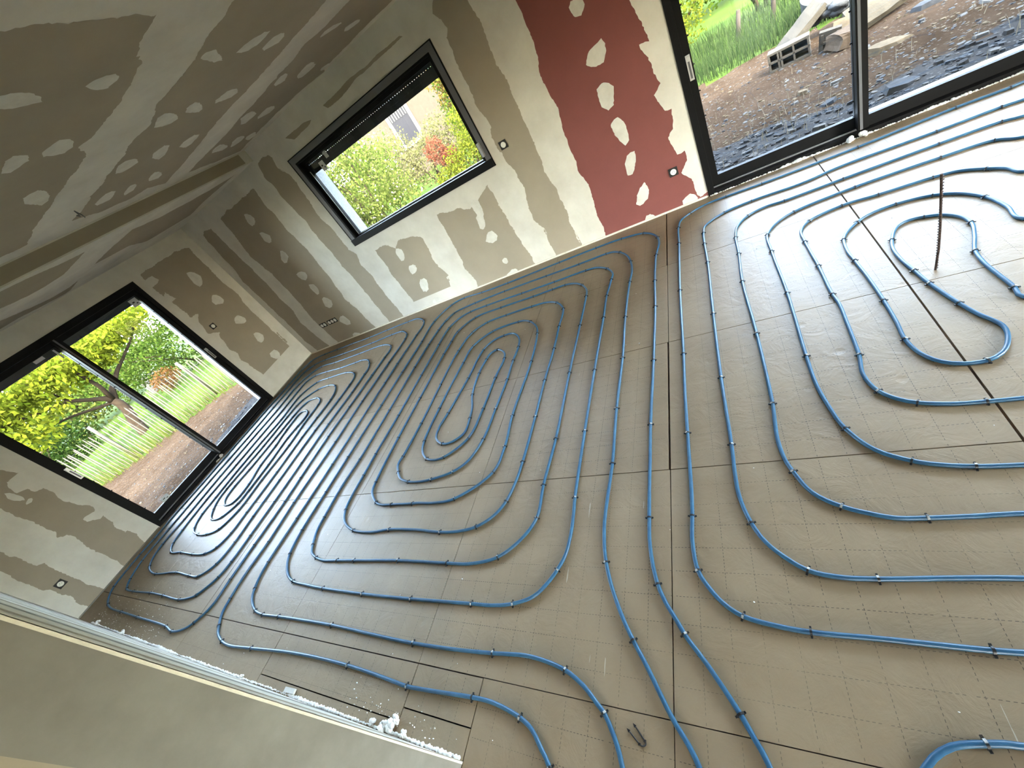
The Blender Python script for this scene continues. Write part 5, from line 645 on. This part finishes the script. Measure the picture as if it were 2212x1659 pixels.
for k in range(9000):
    if k % 4 == 3: x = -.4 - abs(rd_.gauss(0, 1.9)); y = rd_.uniform(-6.2, 1.6)
    else: x = rd_.uniform(5.6, 13.5); y = .38 + abs(rd_.gauss(0, 2.2))
    zn = zone(x, y)
    if zn == 2: continue
    s = rd_.choice((.008, .012, .016, .022, .03, .045 if zn == 1 else .02)) * rd_.uniform(.7, 1.3); mi = rd_.choice((0, 0, 3, 2, 3)) if zn == 1 else rd_.choice((1, 2, 0, 1))
    if rd_.random() < .35 and s < .02: mi = 2
    rock(mb, (x, y, ground_z(x, y) - .004), s, mi, rd_, rd_.uniform(.3, .6))
mb.obj('scattered_gravel', STONE, kind='stuff', label='countless stones and gravel strewn over the churned earth outside', category='gravel')
named = [(7.77, 1.9, .10, 0, 'flat grey slate lying beyond the left leaf of the right door'), (8.23, 1.36, .17, 0, 'largest pale grey slate behind the glass of the right leaf'),
 (9.06, 3.45, .20, 0, 'broad blue-grey slab at the top of the right door view'), (8.50, 2.75, .24, 1, 'long tan-grey stone slab half sunk in the earth'), (7.2, .82, .09, 3, 'dark slate chunk near the lower left of the right door'),
 (8.68, 1.08, .09, 1, 'yellow-orange stone near the sill of the right leaf'), (7.66, 2.62, .09, 1, 'tan stone with a mossy side on the earth'), (7.95, 2.4, .08, 2, 'pale stone between the tan rocks'),
 (8.35, 3.0, .10, 2, 'white chipped stone below the slabs'), (7.35, 1.45, .07, 2, 'small white angular stone among dark rubble'), (6.72, .55, .10, 2, 'pale flat stone beside the door frame outside'), (8.9, 1.75, .08, 2, 'rounded pale stone in brown earth'),
 (9.3, 2.6, .11, 2, 'oval white stone at the upper right'), (7.1, 1.15, .12, 3, 'dark blocky rock at the foot of the weeds'), (7.55, 1.25, .08, 2, 'creamy broken stone beside dark rubble')]
for x, y, s, mi, lb in named:
    mb = MB(); rock(mb, (0, 0, -.01), s, 0, random.Random(int(x*100)), .28 if s > .1 else .5); o = mb.obj('stone', [STONE[mi]], label=lb, category='stone', group='larger stones outside the right door'); o.location = (x, y, ground_z(x, y))
lf = [(-1.18, -2.5, .16, 'pale flat slab outside the left door'), (-.95, -2.2, .11, 'grey slab close to the left door sill'), (-2.0, -1.5, .10, 'white stone on the earth before the fence'), (-1.5, -2.9, .09, 'grey stone at the lower corner of the left door view')]
for x, y, s, lb in lf:
    mb = MB(); rock(mb, (0, 0, -.01), s, 0, random.Random(int(-x*100)), .3); o = mb.obj('stone', [STONE[2 if s < .15 else 0]], label=lb, category='stone', group='larger stones outside the left door'); o.location = (x, y, ground_z(x, y))
# ---- hollow block
CON = mat('concrete_block', (.27, .24, .19), .95, var=.12, scale=20, bump=.5, bscale=80)
mb = MB(); L_, H_, D_ = .50, .25, .22; t = .028
mb.box((0, 0, 0), (L_, D_, t)); mb.box((0, 0, H_-t), (L_, D_, H_)); mb.box((0, 0, H_/2-.012), (L_, D_, H_/2+.012))
for x in (0, .115, .15, .30, .455+.017): mb.box((x, 0, t), (x+.022 if x else .028, D_, H_-t))
mb.box((.01, D_-.02, t), (L_-.01, D_-.005, H_-t), 1)  # black back sheet, painted-in shade inside the hollow cells
o = mb.obj('hollow_concrete_block', [CON, M['ink_hollow']], label='hollow concrete block lying with its dark openings toward the door', category='block'); o.location = (7.52, 4.0, ground_z(7.5, 4.0)); o.rotation_euler = (0, -.03, -.22)
mb = MB(); mb.box((0, 0, 0), (.24, .06, .27)); mb.box((.02, -.012, .03), (.05, 0, .24)); mb.box((.19, -.012, .03), (.22, 0, .24)); mb.box((.02, -.012, .12), (.22, 0, .15))
o = mb.obj('broken_block', [CON], label='broken block piece leaning beside the hollow block', category='block'); o.location = (8.08, 3.86, ground_z(8.05, 3.8)-.03); o.rotation_euler = (.25, .12, -.3)
def chunk(name, x, y, sx, sy, sz, rx, ry, rz, m, lb, cat, seed, z=0):
    rd2 = random.Random(seed); bm = bmesh.new(); bmesh.ops.create_cube(bm, size=1); bmesh.ops.subdivide_edges(bm, edges=bm.edges, cuts=3, use_grid_fill=True)
    for v in bm.verts:
        v.co.x *= sx; v.co.y *= sy; v.co.z *= sz; v.co += Vector([noise.noise(v.co * 5 + Vector((seed, i * 7, 0))) * min(sx, sy, sz) * .35 for i in range(3)])
    me = bpy.data.meshes.new(name); bm.to_mesh(me); bm.free(); me.materials.append(m); o = bpy.data.objects.new(name, me); C.objects.link(o)
    o.location = (x, y, ground_z(x, y) + z); o.rotation_euler = (rx, ry, rz); o['label'] = lb; o['category'] = cat; return o
chunk('concrete_slab', 8.02, 4.55, .62, .30, .10, .2, -.55, .1, CON, 'thick concrete slab propped up behind the hollow block', 'slab', 1, .22)
chunk('stone_slab', 8.75, 4.0, .62, .42, .09, .5, -.15, .2, mat('pale_slab', (.28, .24, .17), .95, var=.15, scale=9, bump=.5), 'large pale stone slab leaning at the right of the rubble pile', 'slab', 2, .16)
chunk('stone_slab', 8.42, 3.88, .34, .26, .08, .5, .1, -.2, STONE[1], 'smaller tan slab leaning against the large pale slab', 'slab', 3, .14)
chunk('boulder', 8.32, 3.62, .30, .24, .22, 0, .2, .3, mat('brown_rock', (.26, .19, .13), .95, var=.2, scale=9, bump=.5), 'rounded brown boulder at the front of the rubble pile', 'boulder', 4, .08)
chunk('stone_block', 9.15, 5.1, .7, .35, .3, 0, 0, .3, STONE[2], 'square pale stone block at the top edge beyond the right leaf', 'block', 6, .1)
chunk('concrete_slab', 9.0, 4.5, .55, .2, .1, .2, -.1, .35, CON, 'narrow concrete piece beside the sliding door stile', 'slab', 9, .12)
# white sack
mb = MB(); rd3 = random.Random(8)
for k in range(14): mb.blob((rd3.uniform(-.22, .22), rd3.uniform(-.1, .1), rd3.uniform(.02, .16)), (rd3.uniform(.08, .15), rd3.uniform(.07, .12), rd3.uniform(.05, .09)), 0, 9, 6, .22, rd3)
o = mb.obj('plastic_sack', [mat('white_plastic_film', (.40, .42, .44), .35, bump=.8, bscale=30)], label='crumpled white plastic sack lying on the rubble pile', category='sack'); o.location = (8.42, 4.55, ground_z(8.4, 4.5) + .22)
# concrete ring
mb = MB(); ri, ro, hh, n = .40, .50, .22, 40
for i in range(n):
    a = 2*PI*i/n; c, s = math.cos(a), math.sin(a); mb.v += [(ro*c, ro*s, 0), (ro*c, ro*s, hh), (ri*c, ri*s, hh), (ri*c, ri*s, 0)]
for i in range(n):
    a = 4*i; b = 4*((i+1) % n)
    for k in range(4): mb.face((a+k, b+k, b+(k+1) % 4, a+(k+1) % 4), 0, False)
ringo = mb.obj('concrete_ring', [mat('grey_concrete', (.22, .225, .22), .9, var=.1, bump=.3)], label='round grey concrete manhole ring lying tilted on the grass', category='ring'); ringo.location = (8.75, 5.65, ground_z(8.7, 5.6) + .22); ringo.rotation_euler = (.25, -.1, 0)
mb = MB(); n0 = 28; mb.v.append((0, 0, .15)); 
for i in range(n0): a = 2*PI*i/n0; mb.v.append((.395*math.cos(a), .395*math.sin(a), .15))
for i in range(n0): mb.face((0, 1+i, 1+(i+1) % n0), 0)
mb.obj('ring_cover', [STONE[2]], ringo)
# ---- wooden posts in the grass
WOOD = mat('grey_wood', (.16, .13, .10), .9, var=.25, scale=6, bump=.4, stretch=(8, 8, 1)); BARK = mat('bark', (.12, .085, .055), .95, var=.35, scale=9, bump=.8, bscale=18)
for x, y, h, lb in ((7.50, 7.6, .55, 'short leaning grey fence post nearest the left leaf'), (8.10, 7.5, .85, 'tall leaning fence post under the small tree'), (9.0, 7.6, .8, 'fence post at the top edge by the concrete ring')):
    mb = MB(); mb.tube([(0, 0, -.05), (.01, 0, h*.5), (.03, .01, h)], [.045, .042, .038], 8); mb.box((-.03, -.03, h - .005), (.08, .04, h)) if False else None
    o = mb.obj('fence_post', [WOOD], label=lb, category='post', group='old posts in the tall grass'); o.location = (x, y, ground_z(x, y)); o.rotation_euler = (0, R.uniform(.02, .1), 0)
# ---- tall grass
def grass(name, pts, hmin, hmax, wd, m, seed, lb):
    mb = MB(); rg = random.Random(seed)
    for x, y in pts:
        z = ground_z(x, y) if (-12 < x < 15 and -7 < y < 11) else bigz(x, y); a = rg.random()*PI; h = rg.uniform(hmin, hmax); ln = rg.uniform(-.35, .35)*h; lm = rg.uniform(-.35, .35)*h; dx, dy = math.cos(a)*wd, math.sin(a)*wd
        n = len(mb.v); mb.v += [(x-dx, y-dy, z), (x+dx, y+dy, z), (x+dx*.6+ln*.4, y+dy*.6+lm*.4, z+h*.6), (x-dx*.6+ln*.4, y-dy*.6+lm*.4, z+h*.6), (x+ln, y+lm, z+h)]
        mb.face((n, n+1, n+2, n+3)); mb.face((n+3, n+2, n+4))
    mb.obj(name, [m], kind='stuff', label=lb, category='grass')
rg = random.Random(3); pts = []
while len(pts) < 15000:
    x = rg.uniform(4.8, 13.5); y = rg.uniform(4.6, 9.5)
    if zone(x, y) == 2 and rg.random() < 1.2 - (y - 4.6) / 7: pts.append((x, y))
GB = leafmat('grass_blades', (.035, .085, .03), (.125, .20, .085), .4)
grass('tall_grass', pts, .12, .42, .006, GB, 4, 'tall soft green grass along the edge of the earth')
pts = []
while len(pts) < 9000:
    x = rg.uniform(-16, -3.5); y = rg.uniform(-5, 5)
    if fence_side(x, y) > 0: pts.append((x, y))
grass('meadow_grass', pts, .05, .15, .006, leafmat('meadow_blades', (.09, .22, .02), (.22, .36, .04), .4), 6, 'bright green meadow grass behind the picket fence')
pts = []
for k in range(1300):
    t = rg.uniform(-1, 6.5); p = F0 + FD * t; pts.append((p.x + rg.gauss(0, .16), p.y + rg.gauss(0, .16)))
grass('fence_weeds', pts, .12, .6, .0045, leafmat('weed_blades', (.12, .20, .025), (.30, .36, .09), .4), 8, 'yellow green weeds growing through the picket fence')
pts = [(rg.gauss(7.15, .35), 1.2 + abs(rg.gauss(0, .7))) for k in range(60)] + [(rg.uniform(6.5, 10), rg.uniform(1, 4)) for k in range(70)]
grass('sparse_weeds', pts, .05, .2, .004, leafmat('dry_stalks', (.35, .34, .25), (.55, .52, .42), .3), 9, 'sparse dry weed stalks standing in the churned earth')
# ---- picket fence
pf = empty('picket_fence', (F0.x, F0.y, GZ), label='pale chestnut picket fence with wired slats between earth and meadow', category='fence')
PAL = mat('bleached_slat_wood', (.33, .29, .215), .85, var=.2, scale=5, stretch=(9, 9, 1)); WIRE = mat('galvanised_wire', (.3, .3, .3), .4, metal=.8)
def psl(k, rdx):
    t = -1.55 + k * .0835 + rdx.uniform(-.008, .008); p = FD * t; h = 1.02 + rdx.uniform(-.06, .05); wd = rdx.uniform(.011, .016); tl = rdx.uniform(-.035, .035)
    mb = MB(); ux, uy = FD.x, FD.y; nx_, ny_ = -uy*.006, ux*.006
    prof = [(-wd, 0), (wd, 0), (wd*.85+tl, h-.05), (tl, h), (-wd*.85+tl, h-.05)]; n = len(prof)
    zz = ground_z(F0.x+p.x, F0.y+p.y) - GZ - .02
    for s in (1, -1): mb.v += [(p.x+ux*a+nx_*s, p.y+uy*a+ny_*s, b+zz) for a, b in prof]
    mb.face(range(n)); mb.face(range(2*n-1, n-1, -1))
    for j in range(n): mb.face((j, (j+1) % n, n+(j+1) % n, n+j))
    return mb.obj('slat', [PAL], pf)
rp = random.Random(2)
for k in range(97): psl(k, rp)
for z in (.25, .55, .85):
    mb = MB(); mb.tube([(FD.x*t - FD.y*.009*(-1)**i, FD.y*t + FD.x*.009*(-1)**i, z) for i, t in enumerate([-1.6 + .0835*j for j in range(99)])], .0022, 5); mb.obj('fence_wire', [WIRE], pf)
for t in (-1.4, .9, 3.2, 5.5):
    mb = MB(); q = FD*t + Vector((FD.y, -FD.x))*-.06; mb.tube([(q.x, q.y, -.05), (q.x, q.y, 1.12)], .035, 8); mb.obj('fence_post', [PAL], pf)
# ---- foliage
def leaves(mb, cx, cy, cz, rx, ry, rz, n, ls, rl, m=0, shell=.35, asp=.55, droop=0):
    for _ in range(n):
        u = rl.random()*2-1; ph = rl.random()*2*PI; q = math.sqrt(1-u*u); rr = rl.uniform(shell, 1) ** .6
        k = 1 + .25*noise.noise(Vector((q*math.cos(ph)*2.3+cx, q*math.sin(ph)*2.3+cy, u*2.3+cz)))
        c = Vector((cx+rx*rr*k*q*math.cos(ph), cy+ry*rr*k*q*math.sin(ph), cz+rz*rr*k*u))
        d = Vector((rl.gauss(0, 1), rl.gauss(0, 1), rl.gauss(0, 1) - droop)).normalized(); s = d.orthogonal().normalized(); s = Matrix.Rotation(rl.random()*6.28, 3, d) @ s
        L = ls*rl.uniform(.6, 1.25); a = len(mb.v); mid = c + d*L*.5
        mb.v += [tuple(c), tuple(mid + s*L*asp*.5), tuple(c + d*L), tuple(mid - s*L*asp*.5)]; mb.face((a, a+1, a+2, a+3), m)
def shrub(name, x, y, blobs, n, ls, cols, label, cat='shrub', stems=5, seed=1, z=None, trans=.45, flowers=None, group=None):
    rl = random.Random(seed); zz = bigz(x, y) if z is None else z; e_ = empty(name, (x, y, zz), label=label, category=cat)
    if group: e_['group'] = group
    mb = MB(); tot = sum(b[3]*b[4]*b[5] for b in blobs)
    for b in blobs: leaves(mb, b[0], b[1], b[2], b[3], b[4], b[5], int(n*b[3]*b[4]*b[5]/tot), ls, rl, 0)
    mb.obj('foliage', [leafmat(name + '_leaf', *cols, trans)], e_)
    if flowers:
        mb = MB()
        for b in blobs: leaves(mb, b[0], b[1], b[2], b[3]*1.02, b[4]*1.02, b[5]*1.02, int(flowers[0]*b[3]*b[4]*b[5]/tot), ls*.7, rl, 0, .8, .9)
        mb.obj('blossom', [leafmat('blossom', flowers[1], flowers[1], .3)], e_)
    mb = MB()
    for k in range(stems):
        b = blobs[k % len(blobs)]; ex, ey, ez = b[0]+rl.uniform(-.5, .5)*b[3], b[1]+rl.uniform(-.5, .5)*b[4], b[2]+.5*b[5]
        mb.tube([(rl.uniform(-.1, .1), rl.uniform(-.1, .1), -.05), (ex*.35+rl.uniform(-.1, .1), ey*.35, ez*.45), (ex, ey, ez)], [.05, .03, .008], 6)
    if stems: mb.obj('stem', [BARK], e_)
    return e_
YG = ((.17, .26, .025), (.36, .43, .06)); LG = ((.13, .23, .05), (.33, .42, .11)); DG = ((.035, .10, .02), (.12, .22, .04)); MGc = ((.07, .17, .02), (.22, .33, .05)); RD = ((.30, .09, .06), (.48, .20, .13)); OL = ((.22, .26, .10), (.45, .46, .22))
# seen through the window
shrub('blossoming_tree', -1.75, 6.1, [(0, 0, 1.9, 1.5, 1.2, 1.1), (-1.0, -.3, 1.3, 1.1, 1.0, 1.2), (.5, .1, .7, 1.1, 1.0, .9), (-.5, 0, 2.75, 1.2, .9, .5)], 15000, .085, LG, 'big light green bush with tiny white blossoms at the left of the window view', 'tree', 8, 11, flowers=(900, (.75, .75, .62)))
shrub('red_shrub', -.35, 8.3, [(0, 0, 1.45, .35, .35, .42), (.28, .1, 1.0, .3, .3, .45)], 1500, .075, RD, 'red-leaved shrub in the middle of the window view', 'shrub', 3, 12)
shrub('yellow_shrub', .6, 8.0, [(0, 0, .6, .9, .6, .8), (.5, .3, 1.4, .7, .6, .9), (-.7, 0, .5, .7, .6, .5)], 8500, .075, YG, 'yellow-green bush at the lower right of the window view', 'shrub', 4, 13)
shrub('ivy_tree', .9, 10.2, [(0, 0, 1.7, 1.3, .9, 1.3), (.2, 0, 3.2, 1.3, .8, 1.2), (1.5, 0, 1.6, 1.2, .8, 1.4), (1.3, 0, 3.2, 1.2, .8, 1.0)], 12000, .10, MGc, 'taller green tree filling the right side of the window view', 'tree', 4, 14)
shrub('dark_evergreen', .35, 11.8, [(0, 0, 3.2, 1.3, .7, 1.1), (1.4, 0, 3.0, 1.1, .8, 1.2), (-.9, .5, 2.4, .8, .7, 1.3)], 6500, .12, DG, 'dark evergreen crown at the top right of the window view', 'tree', 3, 15)
shrub('blossoming_bush', -1.9, 10.5, [(0, 0, 1.2, 1.1, .7, .9), (.9, 0, 1.4, 1.0, .7, 1.0), (-1.4, 0, 1.6, 1.1, .7, 1.3)], 8000, .09, OL, 'pale olive bush below the distant house', 'shrub', 4, 16)
shrub('autumn_bush', -.55, 11.5, [(0, 0, 3.2, .7, .5, .6), (.3, 0, 2.3, .7, .5, .9)], 2600, .09, ((.33, .24, .05), (.52, .38, .12)), 'ochre bush beside the distant house window', 'shrub', 3, 17)
for i, (x, y, h, cl, lb) in enumerate(((-12.5, 17.5, 3.6, MGc, 'wide mid-green hedge behind the bushes left of the house'), (-9.5, 10, 2.8, LG, 'light hedge at the far left of the window view'), (6.5, 15, 3.4, MGc, 'distant green trees behind the window bushes'), (.8, 20.5, 4.2, OL, 'pale hedge right of the distant house'))):
    shrub('hedge', x, y, [(0, 0, h*.45, 3, 1.2, h*.5), (2.6, .5, h*.4, 2.2, 1.2, h*.45), (-2.6, 0, h*.42, 2.2, 1.2, h*.5)], 9000, .15, cl, lb, 'hedge', 3, 20+i)
# seen through the right door
shrub('thicket', 5.75, 8.6, [(0, 0, .9, .9, .8, .95), (.75, .2, 1.2, .7, .6, 1.0), (-.9, 0, 1.1, .9, .7, 1.0), (.3, 0, 2.0, .8, .6, .6)], 9500, .075, YG, 'bushy yellow-green thicket with thin bare stems behind the grass', 'shrub', 16, 31, trans=.55)
shrub('young_tree', 8.25, 9.6, [(0, 0, 1.9, .8, .7, .6), (-.8, 0, 2.0, .7, .6, .5), (.7, 0, 2.1, .6, .6, .5)], 2600, .07, LG, 'young open tree with thin trunk above the tall post', 'tree', 6, 32)
shrub('blossoming_tree', 5.0, 12.2, [(0, 0, 2.1, 1.3, .8, 1.0)], 2400, .11, ((.45, .45, .36), (.66, .64, .55)), 'pale blossoming tree at the top left of the right door', 'tree', 3, 33)
for i, (x, y, lb) in enumerate(((8, 27, 'far line of green trees beyond the bright field'), (25.5, 26, 'far trees at the right of the field'), (-7.5, 32, 'far trees at the left of the field'))):
    shrub('tree_line', x, y, [(0, 0, 5, 4.5, 1.8, 5.5), (4.5, 0, 4.5, 4, 1.8, 5), (-4.5, 0, 4.5, 4, 1.8, 5)], 12000, .42, MGc, lb, 'trees', 3, 40+i)  # crowns raised above the view to hold back sky light
# seen through the left door
tr = empty('garden_tree', (-8.0, -.2, bigz(-8, 0)), label='leafy garden tree with forked trunk behind the picket fence', category='tree')
mb = MB(); dz = -bigz(-8, 0); o2 = lambda y, z, x=0: (x, y + .2, z + dz)
mb.tube([o2(-.28, -.4), o2(-.22, -.11), o2(-.16, .15), o2(-.01, .51), o2(.01, .70), o2(-.02, .85)], [.16, .14, .13, .12, .11, .10], 10)
for pl, rads in (([(-.02, .82, 0), (-.09, .99, .05), (-.35, 1.2, .1), (-.61, 1.45, .1), (-1.19, 1.62, .2), (-1.9, 1.85, .3), (-2.6, 2.1, .2)], [.09, .07, .05, .045, .035, .025, .015]), ([(-.02, .8, 0), (-.22, .88, -.1), (-.77, 1.12, -.2), (-1.4, 1.3, -.3)], [.05, .04, .03, .012]),
    ([(0, .8, 0), (.19, 1.05, 0), (.64, 1.33, .05), (1.01, 1.5, .1), (1.41, 1.69, .15), (1.91, 2.02, .2), (2.2, 2.5, .2)], [.09, .075, .05, .035, .03, .022, .012]), ([(0, .82, 0), (.0, 1.3, .3), (-.1, 1.9, .5), (0, 2.6, .6)], [.07, .05, .035, .02]), ([(-.6, 1.45, .1), (-.7, 1.9, .2), (-.9, 2.5, .2)], [.03, .022, .012])):
    mb.tube([o2(a, b, c) for a, b, c in pl], rads, 8)
mb.obj('trunk', [BARK], tr)
mb = MB(); rl = random.Random(9)
for (y, z, x, ry_, rz_, n) in ((.2, 2.1, .5, 1.3, .5, 1100), (-2.0, 2.3, .4, 1.2, .5, 1100), (1.9, 2.2, .2, .7, .35, 420), (-1.2, 2.2, 0, 1.3, .5, 1400), (-.3, 1.95, .2, 1.0, .5, 1000), (.6, 2.1, 0, 1.0, .42, 1000), (1.4, 2.15, .1, .9, .42, 800), (-2.2, 2.0, .2, 1.2, .6, 1200), (-2.9, 1.5, .3, .9, .5, 700), (-1.4, 1.5, .4, .8, .28, 420), (.7, 1.75, -.3, .5, .3, 260), (-1.8, 1.15, .3, .7, .22, 260)):
    leaves(mb, x, y + .2, z + dz, .9, ry_, rz_, n, .14, rl, 0, .2, .5, .6)
mb.obj('foliage', [leafmat('walnut_leaf', (.15, .25, .02), (.40, .50, .05), .5)], tr)
shrub('garden_bush', -11.5, 4.0, [(0, 0, 1.1, 1.2, 1.6, 1.1), (0, 1.8, 1.2, 1.2, 1.4, 1.1), (0, -1.4, 1.2, 1, 1.1, .8), (0, .3, 2.2, 1.1, 1.9, 1.0), (-.5, -2.2, 1.8, 1, 1.2, 1.3)], 14000, .11, ((.05, .13, .02), (.16, .27, .05)), 'dense dark green bushes at the right of the left door view', 'bush', 5, 51)
shrub('rusty_shrub', -10.6, 2.2, [(0, 0, .55, .35, .5, .35)], 1100, .07, ((.25, .12, .04), (.42, .24, .10)), 'small rusty brown shrub at the meadow edge', 'shrub', 3, 52)
shrub('dark_hedge', -13.5, -1.2, [(0, 0, .9, 1.0, 1.5, 1.0), (0, -1.9, 1.1, 1.0, 1.5, 1.3), (0, 1.0, .8, .8, .9, .8)], 8500, .11, ((.02, .06, .015), (.07, .14, .03)), 'dark hedge at the left behind the tree', 'hedge', 4, 53)
for i, (x, y, lb) in enumerate(((-22, 3, 'far green trees behind the left garden'), (-22, 15.5, 'far green trees at the right of the garden'), (-22, -9.5, 'far green trees at the left of the garden'))):
    shrub('tree_line', x, y, [(0, 0, 2.3, 1.6, 3, 2.1), (0, 3, 2, 1.6, 2.4, 2), (0, -3, 2, 1.6, 2.4, 2)], 7000, .22, ((.10, .18, .03), (.28, .36, .09)), lb, 'trees', 3, 60+i)
shrub('hedge', -15.5, -4.6, [(0, 0, 1.3, 1.2, 2.2, 1.3), (0, -3.0, 1.3, 1.2, 2.0, 1.3)], 6000, .15, MGc, 'mid green hedge at the far left beyond the wooden poles', 'hedge', 3, 71)
shrub('hedge', -17.5, 1.0, [(0, 0, 1.2, 1.0, 2.6, 1.3), (0, 2.2, 1.7, 1.0, 2.2, 1.7), (0, 0, 2.0, 1, 3, 1.3)], 11000, .15, LG, 'light green hedge behind the trunk of the garden tree', 'hedge', 3, 72)
# pergola poles
mb = MB(); mb.tube([(0, 0, -.05), (.02, 0, 1.1), (.02, .0, 2.0)], .04, 8); mb.tube([(.02, .02, 1.25), (-.1, 1.3, 1.18)], .035, 8); mb.tube([(.02, -.05, .9), (0, -1.4, 1.05)], .035, 8)
o = mb.obj('pole_frame', [mat('peeled_pole', (.45, .33, .16), .85, var=.15)], label='frame of peeled wooden poles at the left behind the fence', category='frame'); o.location = (-9.9, -2.55, bigz(-10, -2.5))
# garden shed wall
mb = MB(); mb.box((0, 0, 0), (.1, 1.2, .75)); 
for k in range(5): mb.box((.1, .05 + k*.23, .02), (.13, .2 + k*.23, .72))
o = mb.obj('white_lattice', [mat('white_paint', (.45, .44, .40), .8)], label='white slatted lattice panel beyond the tree trunk', category='panel'); o.location = (-14.5, 2.9, bigz(-14, 3)); o.rotation_euler = (0, 0, .15)
# distant stone house through the window
hs = empty('stone_house', (-7.7, 20.0, bigz(-8, 20)), .38, label='beige stone house with a tall shuttered window behind the bushes', category='house')
HB = mat('house_stone', (.24, .20, .15), .9, col2=(.17, .13, .095), scale=7, stretch=(1, 1, 3), bump=.3)
mb = MB(); mb.box((-4.5, 0, 0), (2.9, 5, 5.8)); mb.obj('stone_wall', [HB], hs)
mb = MB(); mb.box((-.75, -.10, 1.55), (.75, .02, 1.78)); mb.box((-.75, -.06, 3.95), (.75, .02, 4.15)); mb.box((-.75, -.06, 1.78), (-.55, .02, 3.95)); mb.box((.55, -.06, 1.78), (.75, .02, 3.95))
wf_ = mb.obj('window_surround', [mat('limestone', (.36, .34, .30), .9)], hs)
mb = MB(); mb.box((-.55, -.03, 1.78), (.55, .0, 3.95)); mb.obj('window_panes', [mat('dusky_panes', (.07, .07, .085), .3)], wf_)
mb = MB()
for k in range(7): mb.box((-.5 + k*.155, -.07, 3.0), (-.44 + k*.155, -.04, 3.9))
mb.obj('shutter_bars', [mat('pale_bars', (.3, .3, .27), .8)], wf_)
mb = MB(); mb.poly([(-4.9, -.6, 5.7), (3.3, -.6, 5.7), (3.3, 2.5, 7.4), (-4.9, 2.5, 7.4)]); mb.poly([(-4.9, 2.5, 7.4), (3.3, 2.5, 7.4), (3.3, 5.6, 5.7), (-4.9, 5.6, 5.7)]); mb.obj('roof', [mat('roof_tiles', (.30, .15, .09), .9, var=.2)], hs)
